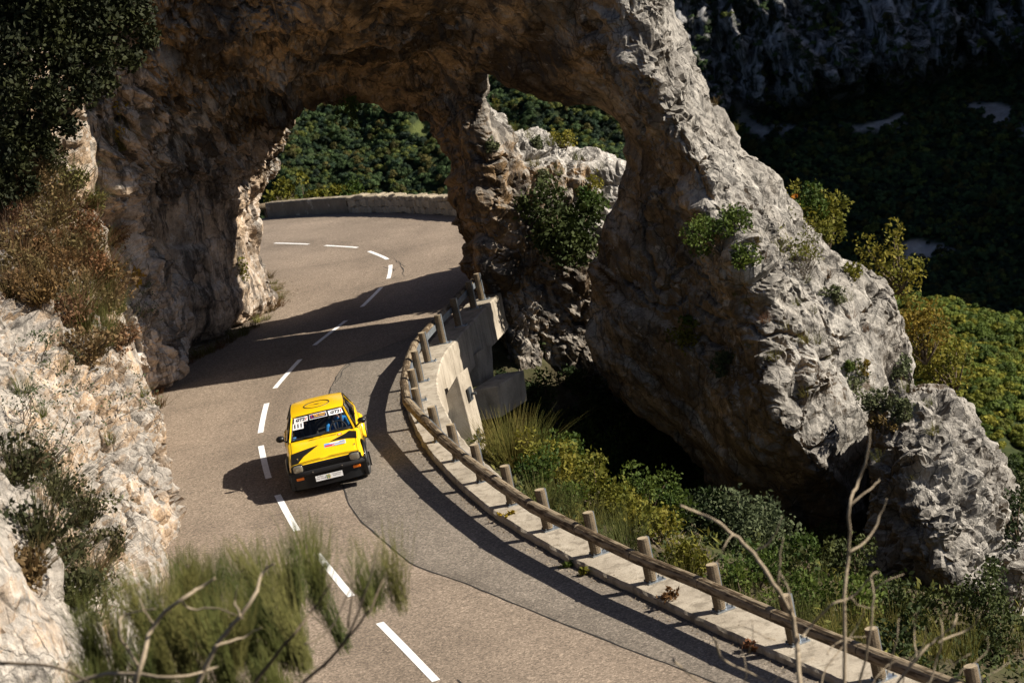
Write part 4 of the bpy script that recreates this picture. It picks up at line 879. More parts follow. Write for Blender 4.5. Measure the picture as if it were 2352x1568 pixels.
def frame_at(org, right, up):
    r = Vector(right).normalized(); u = Vector(up); u = (u-r*u.dot(r)).normalized(); n = r.cross(u); return Matrix(((r.x, u.x, n.x, org[0]), (r.y, u.y, n.y, org[1]), (r.z, u.z, n.z, org[2]), (0, 0, 0, 1)))
def sticker(name, w, h, mat, parent, M, rot=0.0):
    me = MB().add([(-w/2, -h/2, 0), (w/2, -h/2, 0), (w/2, h/2, 0), (-w/2, h/2, 0)], [(0, 1, 2, 3)]).mesh(name, mat); o = obj(name, me, parent); o.matrix_local = M; return o
# rally plate on the bonnet (seen from the front: right is -x, up is backwards)
c0 = Vector((*hp(.231, .645), ztop(.231, FY_-.645)+0.010)); Mh = frame_at(c0, (-1, 0, -0.008), (0, -1, 0.145))
pl = sticker('rally_plate', 0.45, 0.20, M_WHITE, body, Mh)
def sub(x, y, z=0.002): return Matrix.Translation((x, y, z))
sticker('plate_picture', 0.43, 0.18, M_SKYB, pl, sub(0, 0)); sticker('plate_picture', 0.20, 0.085, M_RED, pl, sub(-0.10, -0.045, 0.003)); sticker('plate_picture', 0.2, 0.05, M_WHITE, pl, sub(0.0, 0.06, 0.003))
text('plate_lettering', '111', 0.06, M_INK, pl, sub(0.0, 0.06, 0.004)); text('plate_lettering', 'ANTIBES', 0.06, M_GOLD, pl, sub(0.10, -0.005, 0.005), bold=0.002); text('plate_lettering', "C\u00d4TE D'AZUR", 0.045, M_WHITE, pl, sub(0.09, -0.055, 0.005), bold=0.002)
c1 = Vector((*hp(.36, 1.10), ztop(.36, FY_-1.10)+0.008)); st = sticker('round_sticker', 0.09, 0.07, M_RED, body, frame_at(c1, (-1, 0, 0), (0, -1, .14))); sticker('round_sticker_centre', 0.06, 0.03, M_WHITE, st, sub(0, 0))
# nose: grille, lamps, bumper, valance
nose = MB().box((0, 0.672, 0.585), (1.44, 0.03, 0.17)).build('grille', M_PLASTIC, car, bevel=0.01)
for z in (0.535, 0.567, 0.599, 0.631): MB().box((0, 0.692, z), (0.94, 0.014, 0.011)).build('grille_bar', M_BLK, nose)
for s in (-1, 1):
    hl = MB(); n = 20; rr = lambda a, k: Vector((s*0.58+0.105*k*np.sign(math.cos(a))*abs(math.cos(a))**0.6, 0, 0.615+0.082*k*np.sign(math.sin(a))*abs(math.sin(a))**0.6))
    rings = [[rr(2*math.pi*j/n, k)+Vector((0, y, 0)) for j in range(n)] for y, k in ((0.675, 1.0), (0.715, 1.0), (0.728, 0.86), (0.733, 0.4))]
    hl.loft(rings).build('headlight', M_LAMP, car, smooth=True, fixn=True)
    m = MB(); m.loft([[rr(2*math.pi*j/n, k)+Vector((0, y, 0)) for j in range(n)] for y, k in ((0.68, 1.14), (0.722, 1.14), (0.722, 1.0), (0.68, 1.0))], cap=False).build('headlight_surround', M_PLASTIC, car)
bp = []
for x in np.linspace(-0.80, 0.80, 17): bp.append((x, 0.735-0.11*abs(x/0.8)**4))
bm_ = MB(); bm_.loft([[Vector((x, y+0.045, 0.465)), Vector((x, y+0.05, 0.50)), Vector((x, y+0.03, 0.54)), Vector((x, y-0.06, 0.545)), Vector((x, y-0.06, 0.455)), Vector((x, y+0.02, 0.455))] for x, y in bp])
bump = bm_.build('bumper', M_PLASTIC, car, smooth=True, fixn=True); bump.data.set_sharp_from_angle(angle=R_(50))
for x in (-0.30, 0.30): MB().tube([(x, 0.78, 0.515), (x, 0.80, 0.515)], 0.012, 8).build('bumper_bolt', M_CHROME, bump)
va = MB(); va.loft([[Vector((x, 0.70-0.10*abs(x/0.8)**4, 0.46)), Vector((x, 0.715-0.10*abs(x/0.8)**4, 0.33)), Vector((x, 0.74-0.12*abs(x/0.8)**4, 0.19)), Vector((x, 0.60, 0.19)), Vector((x, 0.58, 0.46))] for x in np.linspace(-0.79, 0.79, 15)])
val = va.build('front_valance', M_BLK, car, smooth=True, fixn=True); val.data.set_sharp_from_angle(angle=R_(40))
for s in (-1, 1):
    MB().box((s*0.58, 0.70, 0.405), (0.155, 0.03, 0.058)).build('indicator', M_AMBER, car, bevel=0.012)
np_ = sticker('number_plate', 0.555, 0.108, M_WHITE, car, frame_at((0.0, 0.795, 0.36), (-1, 0, 0), (0, -0.18, 1)))
sticker('plate_rule', 0.004, 0.1, M_INK, np_, sub(-0.075, 0)); text('plate_lettering', "Antibes\nC\u00f4te d'Azur", 0.042, M_INK, np_, sub(-0.175, 0.012, 0.002)); text('plate_lettering', 'Terrassement\nViabilisation', 0.034, M_INK, np_, sub(0.155, 0.012, 0.002))
for k in range(4): sticker('plate_logo', 0.014, 0.08, (M_GRN, M_GOLD)[k % 2], np_, sub(-0.045+k*0.020, 0, 0.002))
sticker('plate_logo', 0.11, 0.018, M_WHITE, np_, sub(-0.015, 0, 0.003)); sticker('plate_logo', 0.1, 0.010, M_GRN, np_, sub(-0.015, 0, 0.004))
for s in (-1, 1): MB().box((s*0.755, 0.52, 0.365), (0.075, 0.34, 0.36)).build('front_skirt', M_BLK, car, bevel=0.015)
# wheels, flares, flaps
tyre = MB(); n = 28; prof_t = [(-0.085, 0.195), (-0.085, 0.255), (-0.06, 0.283), (0.06, 0.283), (0.085, 0.255), (0.085, 0.195)]
tyre.loft([[Vector((px_, math.cos(2*math.pi*j/n)*r_, math.sin(2*math.pi*j/n)*r_)) for px_, r_ in prof_t] for j in range(n+1)], close=False, cap=False); tyre_me = tyre.mesh('tyre', M_RUB, True)
rim = MB(); rim.loft([[Vector((x_, math.cos(2*math.pi*j/n)*r_, math.sin(2*math.pi*j/n)*r_)) for j in range(n)] for x_, r_ in ((-0.08, 0.197), (0.082, 0.197), (0.075, 0.17), (0.04, 0.15), (0.055, 0.06), (0.075, 0.05))]); rim_me = rim.mesh('rim', M_RIM, True)
for yx, steer in ((0.0, R_(-7)), (-2.395, 0.0)):
    for s in (-1, 1):
        w = empty('wheel', (s*0.725, yx, 0.283), 0, car); w.rotation_euler = (0, 0, steer+(0 if s > 0 else math.pi)); obj('tyre', tyre_me, w); obj('rim', rim_me, w)
        m = MB(); K = 18; fm = M_BLK if yx == 0 else M_YEL; wd = 0.055 if yx == 0 else 0.085
        m.loft([[Vector((s*(0.765), yx+math.cos(a)*(0.36), 0.30+math.sin(a)*0.36)), Vector((s*(0.765+wd), yx+math.cos(a)*0.345, 0.30+math.sin(a)*0.345)), Vector((s*(0.775+wd), yx+math.cos(a)*0.375, 0.30+math.sin(a)*0.375)), Vector((s*(0.775), yx+math.cos(a)*0.46, 0.30+math.sin(a)*0.46))] for a in np.linspace(-0.05, math.pi+0.05, K)])
        m.build('wheel_arch', fm, car, smooth=True, fixn=True)
        MB().box((s*0.755, yx-0.42, 0.21), (0.22, 0.012, 0.30)).build('mud_flap', M_PLASTIC, car, bevel=0.004)
for s in (-1, 1): MB().box((s*0.79, -1.2, 0.28), (0.05, 1.6, 0.09)).build('sill', M_BLK, car, bevel=0.01)
# greenhouse
A0 = (0.690, -0.60, 0.885); A1 = (0.560, -1.09, 1.262); B1 = (0.568, -1.75, 1.285); C1 = (0.545, -2.45, 1.262); D0 = (0.66, -3.02, 0.90)
def roof_z(x, y): return interp(y, [(-2.55,1.255),(-2.35,1.290),(-1.75,1.315),(-1.25,1.306),(-1.07,1.275)])-0.030*(abs(x)/0.56)**2.6
rf = MB(); rys = [-2.55,-2.45,-2.2,-1.9,-1.6,-1.35,-1.2,-1.12,-1.07]
rf.loft([[Vector((x*interp(y, [(-2.55,.53),(-1.75,.575),(-1.07,.555)])/0.56, y, roof_z(x, y))) for x in np.linspace(-0.56, 0.56, 15)]+[Vector((x*interp(y, [(-2.55,.53),(-1.75,.575),(-1.07,.555)])/0.56*1.02, y, roof_z(x, y)-0.045)) for x in (0.56, 0.2, -0.2, -0.56)] for y in rys])
roof = rf.build('roof', M_YEL, car, smooth=True, fixn=True); roof.data.set_sharp_from_angle(angle=R_(50))
ring = MB(); K = 36; cyR = -1.62
ring.tube([(0.27*math.cos(a), cyR+0.27*math.sin(a), roof_z(0.27*math.cos(a), cyR+0.27*math.sin(a))+0.002) for a in np.linspace(0, 2*math.pi, K)], 0.011, 4, False).build('roof_emblem', M_INK, roof)
rb = lambda x, y: roof_z(x, y)
panel('roof_emblem', [(-0.37, cyR+0.0), (-0.02, cyR+0.03), (-0.06, cyR-0.02), (0.37, cyR+0.0), (0.02, cyR-0.03), (0.06, cyR+0.02)], M_INK, roof, 0.004, rb)
def pillar(name, a, b, w0, w1, mat, dirn=(0, 1, 0), th=0.03):
    for s in (-1, 1):
        a_ = Vector((s*a[0], a[1], a[2])); b_ = Vector((s*b[0], b[1], b[2])); d = Vector(dirn).normalized(); ax = (b_-a_).normalized(); n = Vector((s, 0, 0.25)).normalized()*th
        m = MB(); m.loft([[a_-d*w0/2, a_+d*w0/2, a_+d*w0/2-n, a_-d*w0/2-n], [b_-d*w1/2, b_+d*w1/2, b_+d*w1/2-n, b_-d*w1/2-n]]); m.build(name, mat, car, fixn=True)
pillar('windscreen_pillar', A0, A1, 0.075, 0.06, M_YEL); pillar('door_pillar', (0.735, -1.76, 0.89), (B1[0]+0.008, B1[1], 1.275), 0.06, 0.05, M_BLK)
pillar('rear_pillar', (0.725, -2.68, 0.89), (0.548, -2.30, 1.235), 0.26, 0.18, M_YEL); pillar('hatch_pillar', (0.66, -3.06, 0.89), (0.515, -2.46, 1.205), 0.10, 0.08, M_YEL)
wsg = []
NXg = 9
for k in np.linspace(0, 1, 4):
    hw = 0.655+(0.535-0.655)*k; yy = -0.605+(-1.085+0.605)*k; zz = 0.888+(1.262-0.888)*k
    wsg.append([Vector((x*hw, yy-0.055*(x*x)+0.035, zz-0.012*(x*x))) for x in np.linspace(-1, 1, NXg)])
def ws(u, k, off=0.0):                       # u -1..1 as seen from the front, k 0..1 up the windscreen
    hw = 0.655+(0.535-0.655)*k; yy = -0.605+(-1.085+0.605)*k; zz = 0.888+(1.262-0.888)*k; x = -u
    return Vector((x*hw, yy-0.055*x*x+0.035+off*0.62, zz-0.012*x*x+off*0.79))
m = MB(); m.loft(wsg, close=False, cap=False).build('windscreen', M_GLASS, car, smooth=True)
per = [ws(u, 0.01, .004) for u in np.linspace(-0.985, 0.985, 12)]+[ws(0.985, k, .004) for k in (0.3, 0.7)]+[ws(u, 0.99, .004) for u in np.linspace(0.97, -0.97, 12)]+[ws(-0.985, k, .004) for k in (0.7, 0.3)]
MB().tube(per+[per[0]], 0.016, 5, False).build('windscreen_seal', M_PLASTIC, car, smooth=True)
def ws_decal(name, u0, u1, k0, k1, mat, off=0.006):
    m = MB(); m.loft([[ws(u, k, off) for u in np.linspace(u0, u1, 5)] for k in np.linspace(k0, k1, 3)], close=False, cap=False); return m.build(name, mat, car)
def ws_frame(u, k, off):
    return frame_at(ws(u, k, off), ws(u+.1, k)-ws(u-.1, k), ws(u, k+.05)-ws(u, k-.05))
ws_decal('sun_strip', -0.97, 0.97, 0.80, 0.985, M_INK, 0.004)
for u in (-0.66, 0.66):
    ws_decal('windscreen_sticker', u-0.26, u+0.26, 0.74, 0.95, M_WHITE); text('sticker_lettering', 'GT2', 0.105, M_INK, car, ws_frame(u-0.03, 0.845, .009), shear=0.25, bold=0.006); text('sticker_lettering', 'i', 0.105, M_RED, car, ws_frame(u+0.185, 0.845, .009), shear=0.25, bold=0.006)
ws_decal('windscreen_sticker', -0.96, -0.57, 0.46, 0.73, M_WHITE); text('sticker_lettering', '111', 0.135, M_INK, car, ws_frame(-0.765, 0.595, .009), bold=0.006)
ws_decal('windscreen_sticker', -0.33, 0.33, 0.75, 0.965, M_WHITE); ws_decal('windscreen_sticker', -0.31, 0.31, 0.77, 0.945, M_NAVY, 0.008)
text('sticker_lettering', "Rallye Antibes\nC\u00f4te d'Azur", 0.045, M_GOLD, car, ws_frame(0.06, 0.875, .011), bold=0.002); MB().tube([ws(-0.22+0.05*math.cos(a), 0.86+0.06*math.sin(a), .011) for a in np.linspace(0.6, 5.4, 10)], 0.006, 4).build('sticker_lettering', M_RED, car)
for u, k in ((-0.88, 0.05),): ws_decal('tax_sticker', -0.93, -0.83, 0.05, 0.16, M_SKYB)
for u0, u1 in ((-0.55, -0.93), (0.15, 0.72)):
    MB().tube([ws(u0+(0.3 if u0 < 0 else -0.2), -0.03, 0.02), ws(u0, 0.03, 0.03), ws(u1, 0.10, 0.018)], [0.010, 0.008, 0.005], 5).build('wiper', M_PLASTIC, car)
    MB().tube([ws(u1-0.26*(1 if u1 > 0 else -1), 0.045, 0.02), ws(u1, 0.11, 0.016)], 0.007, 4).build('wiper', M_PLASTIC, car)
for s in (-1, 1):                            # side glass, rear side glass
    m = MB(); m.loft([[Vector((s*0.715, y, 0.90)) for y in (-0.70, -1.74)], [Vector((s*0.567, y, 1.262)) for y in (-1.13, -1.74)]], close=False, cap=False).build('door_glass', M_GLASS, car)
    m = MB(); m.loft([[Vector((s*0.715, y, 0.90)) for y in (-1.78, -2.60)], [Vector((s*0.560, y, 1.262)) for y in (-1.78, -2.28)]], close=False, cap=False).build('quarter_glass', M_GLASS, car)
    m = MB().tube([(s*0.722, -0.68, 0.895), (s*0.567, -1.11, 1.27), (s*0.570, -1.74, 1.278), (s*0.56, -2.30, 1.268), (s*0.722, -2.66, 0.895)], 0.012, 5); m.build('window_trim', M_PLASTIC, car)
    mr = empty('door_mirror', (s*0.86, -0.70, 0.965), 0, car); mm = MB(); K = 10
    mm.loft([[Vector((math.cos(2*math.pi*j/K)*0.095*f_, yy, math.sin(2*math.pi*j/K)*0.065*f_)) for j in range(K)] for yy, f_ in ((0.07, 0.25), (0.055, 0.65), (0.02, 0.95), (-0.04, 1.0), (-0.05, 0.9))]).build('mirror_shell', M_BLK, mr, smooth=True)
    MB().tube([(-s*0.13, 0.0, -0.09), (-s*0.03, 0.01, -0.02)], 0.018, 6).build('mirror_arm', M_BLK, mr)
    dl = MB(); dl.tube([(s*0.788, -0.72, 0.87), (s*0.791, -0.72, 0.35), (s*0.791, -1.72, 0.33), (s*0.789, -1.76, 0.87)], 0.004, 4).build('door_seam', M_BLK, body)
    MB().box((s*0.795, -1.60, 0.74), (0.02, 0.14, 0.03)).build('door_handle', M_PLASTIC, car, bevel=0.005)
m = MB(); m.loft([[Vector((x*0.60, -3.03, 0.92)) for x in (-1, 0, 1)], [Vector((x*0.5, -2.54, 1.24)) for x in (-1, 0, 1)]], close=False, cap=False).build('rear_glass', M_GLASS, car)
# cabin
MB().box((0, -1.75, 0.47), (1.40, 2.3, 0.04)).build('cabin_floor', M_DARK, car)
MB().box((0, -0.80, 0.76), (1.36, 0.34, 0.20), Matrix.Rotation(R_(6), 3, 'X')).build('dashboard', M_DARK, car, bevel=0.03)
for s in (-1, 1):
    se = empty('seat', (s*0.34, -1.62, 0.5), 0, car)
    MB().box((0, 0.10, 0.06), (0.50, 0.52, 0.14)).build('seat_base', M_DARK, se, bevel=0.03)
    MB().box((0, -0.26, 0.36), (0.48, 0.10, 0.62), Matrix.Rotation(R_(14), 3, 'X'), 0, 0.72).build('seat_back', M_DARK, se, bevel=0.03)
M_CAGE = flat('roll_cage_tube', (0.30, 0.30, 0.30), 0.4, 0.3)
MB().tube([(-0.60, -1.95, 0.5), (-0.60, -1.9, 1.0), (-0.50, -1.9, 1.23), (0.50, -1.9, 1.23), (0.60, -1.9, 1.0), (0.60, -1.95, 0.5)], 0.02, 8).tube([(-0.5, -1.9, 1.2), (0.55, -2.0, 0.6)], 0.02, 8).build('roll_cage', M_CAGE, car, smooth=True)
MB().box((0.0, -1.02, 1.20), (0.24, 0.03, 0.055)).build('interior_mirror', M_DARK, car, bevel=0.01)
sw = MB(); swc = Vector((-0.34, -1.10, 0.80)); tl = Matrix.Rotation(R_(-62), 3, 'X')
SWP = [swc+tl @ Vector((0.18*math.cos(a), 0.18*math.sin(a), 0)) for a in np.linspace(0, 2*math.pi, 29)]
sw.tube(SWP, 0.016, 6, False)
for a in (math.pi*1.5, 0.2, math.pi-0.2): sw.tube([swc, swc+tl @ Vector((0.17*math.cos(a), 0.17*math.sin(a), 0))], 0.014, 5)
sw.tube([swc, swc+Vector((0, 0.22, -0.12))], 0.03, 8); steer = sw.build('steering_wheel', M_DARK, car, smooth=True)

# ------------------------------------------------------------------ driver and co-driver
def skin_mesh(name, verts, edges, radii, mats, root=0, sub=1):
    me = bpy.data.meshes.new(name); me.from_pydata([tuple(v) for v in verts], edges, []); o = bpy.data.objects.new(name, me); COL.objects.link(o)
    o.modifiers.new('skin', 'SKIN'); sk = me.skin_vertices[0].data
    for i, r in enumerate(radii): sk[i].radius = (r, r) if not hasattr(r, '__len__') else r; sk[i].use_root = (i == root)
    md = o.modifiers.new('s', 'SUBSURF'); md.levels = md.render_levels = sub
    dg = bpy.context.evaluated_depsgraph_get(); dg.update(); m2 = bpy.data.meshes.new_from_object(o.evaluated_get(dg)); bpy.data.objects.remove(o); bpy.data.meshes.remove(me)
    m2.materials.clear(); m2.polygons.foreach_set('use_smooth', [True]*len(m2.polygons))
    for m_ in mats: m2.materials.append(m_)
    m2.name = name; return m2
M_SKIN = flat('skin', (0.45, 0.25, 0.18), 0.55)
def cloth(name, c):
    t = NT(name, 0.85, 0.2); n = t.noise(6, 6, 0.7); t.col(t.ramp(n, [(0.3, [v*0.5 for v in c]), (0.55, c), (0.75, [min(1, v*1.6) for v in c])])); t.nrm(t.bump(t.noise(4, 4, 0.6), 0.7, 0.05)); return t.m
M_BLUE = cloth('blue_overall', (0.02, 0.16, 0.42)); M_DKCL = cloth('dark_overall', (0.035, 0.03, 0.028)); M_HELM = flat('dark_helmet', (0.02, 0.022, 0.03), 0.25, coat=0.6); M_HAIR = cloth('brown_hair', (0.07, 0.04, 0.02)); M_NAVYC = flat('harness_webbing', (0.02, 0.02, 0.03), 0.8)
def person(label, x0, cl, hands, head_tilt, helmet):
    base = Vector((x0, -1.56, 0.40)); pr = empty('person', car.matrix_world @ base if False else (0, 0, 0)); pr.parent = None
    pr.matrix_world = car.matrix_world @ Matrix.Translation(base); tag(pr, label, 'person', 'crew of the rally car')
    Vv = []; E = []; Rr = []
    def add(p, r, par=None):
        Vv.append(Vector(p)); Rr.append(r); i = len(Vv)-1
        if par is not None: E.append((par, i))
        return i
    pel = add((0, 0, 0.05), (0.17, 0.12)); waist = add((0, -0.05, 0.22), (0.15, 0.11), pel); chest = add((0, -0.08, 0.40), (0.17, 0.12), waist); nk = add((0, -0.06, 0.535), 0.06, chest); jaw = add((0, -0.02, 0.60), 0.068, nk); hd = add((0, -0.03, 0.68), (0.08, 0.095), jaw); crown = add((0, -0.04, 0.75), (0.06, 0.07), hd); nose = add((0, 0.085, 0.655), 0.017, jaw)
    for s, hp_ in zip((-1, 1), hands):
        sh = add((s*0.19, -0.08, 0.47), 0.068, chest); hp_ = Vector(hp_); S = Vv[sh]
        el = add((S+hp_)/2+Vector((s*0.07, -0.02, -0.10)), 0.050, sh); wr = add(hp_+(Vv[el]-hp_).normalized()*0.07, 0.030, el); pa = add(hp_, 0.034, wr)
        fd = (hp_-Vv[wr]).normalized(); sdv = Vector((s, 0, 0.2)).normalized()
        for q, (o_, ln) in enumerate(((-0.026, 0.075), (-0.009, 0.085), (0.009, 0.08), (0.026, 0.062))):
            k1 = add(hp_+fd*0.04+Vector((0, 0, 1))*o_, 0.010, pa); k2 = add(Vv[k1]+fd*ln*0.35+sdv*-0.02, 0.009, k1); add(Vv[k2]+(-sdv*0.9-fd*0.5).normalized()*0.028, 0.008, k2)
        th = add(hp_-sdv*0.03+Vector((0, 0, 0.03)), 0.011, pa); add(Vv[th]+fd*0.035-sdv*0.01, 0.009, th)
        hip = add((s*0.10, 0.06, 0.04), 0.085, pel); kn = add((s*0.14, 0.46, 0.16), 0.06, hip); add((s*0.13, 0.72, -0.10), 0.045, kn)
    me = skin_mesh('body', Vv, E, Rr, [cl, M_SKIN]); idx = []
    for p in me.polygons:
        c = p.center; near = min((c-Vv[i]).length for i in (jaw, hd, crown, nose)) < 0.115 and c.z > 0.56
        hand = any((c-Vector(h)).length < 0.10 for h in hands); idx.append(1 if near or hand else 0)
    me.polygons.foreach_set('material_index', idx); bo = obj('body', me, pr)
    for s in (-1, 1): MB().tube([(s*0.032, 0.058, 0.695), (s*0.032, 0.066, 0.695)], 0.011, 8).build('eye', M_INK, bo)
    MB().tube([(-0.025, 0.072, 0.612), (0.025, 0.072, 0.612)], 0.006, 5).build('mouth', M_RED if False else M_HAIR, bo)
    bmh = bmesh.new(); bmesh.ops.create_uvsphere(bmh, u_segments=20, v_segments=12, radius=1.0)
    for v in bmh.verts: v.co = Vector((v.co.x*0.128, v.co.y*0.148-0.03, v.co.z*0.135+0.69))
    if helmet: bmesh.ops.delete(bmh, geom=[f for f in bmh.faces if f.calc_center_median().y > 0.04 and -0.12 < f.calc_center_median().z-0.69 < 0.045], context='FACES')
    else: bmesh.ops.delete(bmh, geom=[f for f in bmh.faces if f.calc_center_median().y > 0.02 and f.calc_center_median().z < 0.74], context='FACES')
    hm = bpy.data.meshes.new('helmet' if helmet else 'hair'); bmh.to_mesh(hm); bmh.free(); hm.materials.append(M_HELM if helmet else M_HAIR); hm.polygons.foreach_set('use_smooth', [True]*len(hm.polygons))
    ho = obj('helmet' if helmet else 'hair', hm, pr); ho.modifiers.new('t', 'SOLIDIFY').thickness = 0.012
    if helmet: MB().tube([(0.129, -0.02, 0.62), (0.131, -0.03, 0.72), (0.10, -0.03, 0.79)], 0.016, 5).build('helmet_stripe', M_WHITE, ho); MB().tube([(-0.129, -0.02, 0.62), (-0.131, -0.03, 0.72), (-0.10, -0.03, 0.79)], 0.016, 5).build('helmet_stripe', M_WHITE, ho)
    for s in (-1, 1): MB().tube([(s*0.10, -0.16, 0.56), (s*0.10, -0.02, 0.56), (s*0.085, 0.055, 0.40), (s*0.05, 0.085, 0.18)], 0.030, 6).build('harness_strap', M_NAVYC, pr, smooth=True)
    return pr
def swl(a): return tuple(swc+tl @ Vector((0.18*math.cos(a), 0.18*math.sin(a), 0))-Vector((-0.34, -1.56, 0.40)))
person('driver in blue overall and dark helmet holding the steering wheel', -0.34, M_BLUE, (swl(math.pi-0.25), swl(0.35)), 0, True)
person('co-driver in dark clothes with long brown hair beside the driver', 0.34, M_DKCL, ((-0.10, 0.24, 0.20), (0.12, 0.24, 0.20)), 0, False)
# ------------------------------------------------------------------ plants
bpy.context.view_layer.update()
def hit(px, py, targets=None):
    """the rock or ground that this sight line meets first"""
    d = ray(px, py).normalized(); o = Vector((0, 0, CAMZ)); best = None
    for t_ in (targets or (arch, blk, cliff, ground_o)):
        ok, p, n, i = t_.ray_cast(o, d)
        if ok and (best is None or (p-o).length < (best[0]-o).length): best = (p, n)
    return best
L_DARK = leaf_mat('leaf_evergreen_dark', (0.018, 0.030, 0.008), (0.042, 0.055, 0.012), 0.25, 0.15)
L_OAK = leaf_mat('leaf_holm_oak', (0.007, 0.011, 0.004), (0.020, 0.026, 0.006), 0.2, 0.05)  # leaf colour darkened to stand in for shade over the crown
L_GRN = leaf_mat('leaf_green', (0.032, 0.058, 0.010), (0.08, 0.11, 0.018), 0.25, 0.3, 0.015)
L_YEL = leaf_mat('leaf_yellow_green', (0.080, 0.090, 0.012), (0.17, 0.15, 0.020), 0.25, 0.3, 0.012)
L_ORG = leaf_mat('leaf_autumn', (0.30, 0.15, 0.015), (0.40, 0.25, 0.02), 0.2, 0.35)
L_GREY = leaf_mat('leaf_grey_green', (0.05, 0.065, 0.03), (0.11, 0.125, 0.06), 0.2, 0.25)
L_BROOM = leaf_mat('broom_shoot', (0.060, 0.070, 0.018), (0.12, 0.115, 0.03), 0.2, 0.15)
L_DRY = leaf_mat('dry_stalk', (0.085, 0.055, 0.026), (0.17, 0.11, 0.05), 0.25, 0.2)
L_RUST = leaf_mat('rusty_grass', (0.085, 0.048, 0.018), (0.15, 0.09, 0.032), 0.25, 0.2)
L_GRASS = leaf_mat('grass_blade', (0.07, 0.085, 0.016), (0.17, 0.15, 0.035), 0.25, 0.25)
M_BARK = NT('bark_grey', 0.9, 0.15); M_BARK.col(M_BARK.ramp(M_BARK.noise(14, 6, 0.7), [(0.3, (0.05, 0.038, 0.028)), (0.7, (0.15, 0.115, 0.08))])); M_BARK = M_BARK.m
M_PALE = NT('bark_pale', 0.85, 0.2); M_PALE.col(M_PALE.ramp(M_PALE.noise(30, 6, 0.7), [(0.3, (0.16, 0.125, 0.085)), (0.7, (0.36, 0.30, 0.22))])); M_PALE = M_PALE.m
def unit(v): return v/(np.linalg.norm(v, axis=-1, keepdims=True)+1e-9)
def leaf_mesh(name, centers, radii, n, size, mat, seed, hollow=0.35, elong=1.7, droop=0.0):
    """n small folded leaves spread through clumps"""
    r = np.random.default_rng(seed); centers = np.asarray(centers, float); radii = np.asarray(radii, float)
    k = r.choice(len(centers), n, p=radii**2/np.sum(radii**2)); d = unit(r.normal(size=(n, 3))); rad = r.uniform(hollow, 1.0, n)**0.6
    p = centers[k]+d*(radii[k]*rad)[:, None]*r.uniform(0.8, 1.15, (n, 1)); a = unit(d*0.7+r.normal(size=(n, 3))*0.8+np.array([0, 0, 0.25-droop])); b = unit(np.cross(a, r.normal(size=(n, 3)))); s = size*r.uniform(0.6, 1.35, (n, 1))
    nn = np.cross(a, b)
    V = np.stack([p-a*s*elong*0.5, p+b*s*0.5+nn*s*0.12, p+a*s*elong*0.5, p-b*s*0.5+nn*s*0.12], 1).reshape(-1, 3)
    return mesh_np(name, V, np.arange(4*n).reshape(n, 4), mat, False)
def blades_mesh(name, n, h, spread, width, mat, seed, curve=0.35, base_r=0.12, seg=3, up=1.0):
    """upright shoots or grass blades, three-sided so they read from every side"""
    r = np.random.default_rng(seed); az = r.uniform(0, 2*np.pi, n); rr = base_r*np.sqrt(r.random(n)); lean = r.normal(0, spread, n); H = h*r.uniform(0.45, 1.0, n)
    d = np.stack([np.cos(az), np.sin(az)], 1); base = np.stack([rr*np.cos(az), rr*np.sin(az)], 1); V = []; F = []
    for i in range(n):
        for k in range(seg+1):
            t_ = k/seg; off = base[i]+d[i]*(abs(lean[i])*H[i]*t_+curve*H[i]*abs(lean[i])*t_*t_); z = H[i]*up*(t_-0.25*abs(lean[i])*t_*t_); w = width*(1-0.8*t_)
            for j in range(3): V.append((off[0]+w*math.cos(j*2.094+az[i]), off[1]+w*math.sin(j*2.094+az[i]), z))
        o = i*3*(seg+1)
        for k in range(seg):
            for j in range(3): F.append((o+k*3+j, o+k*3+(j+1) % 3, o+k*3+3+(j+1) % 3, o+k*3+3+j))
    return mesh_np(name, V, F, mat, True)
def twig_mesh(name, h, seed, mat, n0=5, depth=3, r0=0.02, spread=0.6, gnarl=0.25, up=0.35, sides=4):
    r = random.Random(seed); m = MB(); tips = []
    def grow(p, d, L, rad, lev):
        pts = [p]; q = p.copy(); dd = d.copy(); k = 4
        for i in range(k):
            dd = (dd+Vector((r.gauss(0, gnarl), r.gauss(0, gnarl), r.gauss(0, gnarl)+up*0.12))).normalized(); q = q+dd*(L/k); pts.append(q.copy())
        m.tube(pts, [rad*(1-0.45*i/k) for i in range(k+1)], sides, cap=False); tips.append(pts[-1])
        if lev < depth:
            for c in range(r.randint(2, 3)):
                j = r.randint(1, k); nd = (dd+Vector((r.gauss(0, spread), r.gauss(0, spread), r.gauss(0, spread*0.6)+up*0.3))).normalized(); grow(pts[j], nd, L*r.uniform(0.5, 0.75), rad*0.55, lev+1)
    for i in range(n0):
        grow(Vector((r.gauss(0, .03), r.gauss(0, .03), -0.05)), Vector((r.gauss(0, spread), r.gauss(0, spread), 1)).normalized(), h*r.uniform(0.4, 0.6), r0*r.uniform(0.6, 1), 1)
    return m.mesh(name, mat, True), tips
SEED = [1000]
def ns(): SEED[0] += 1; return SEED[0]
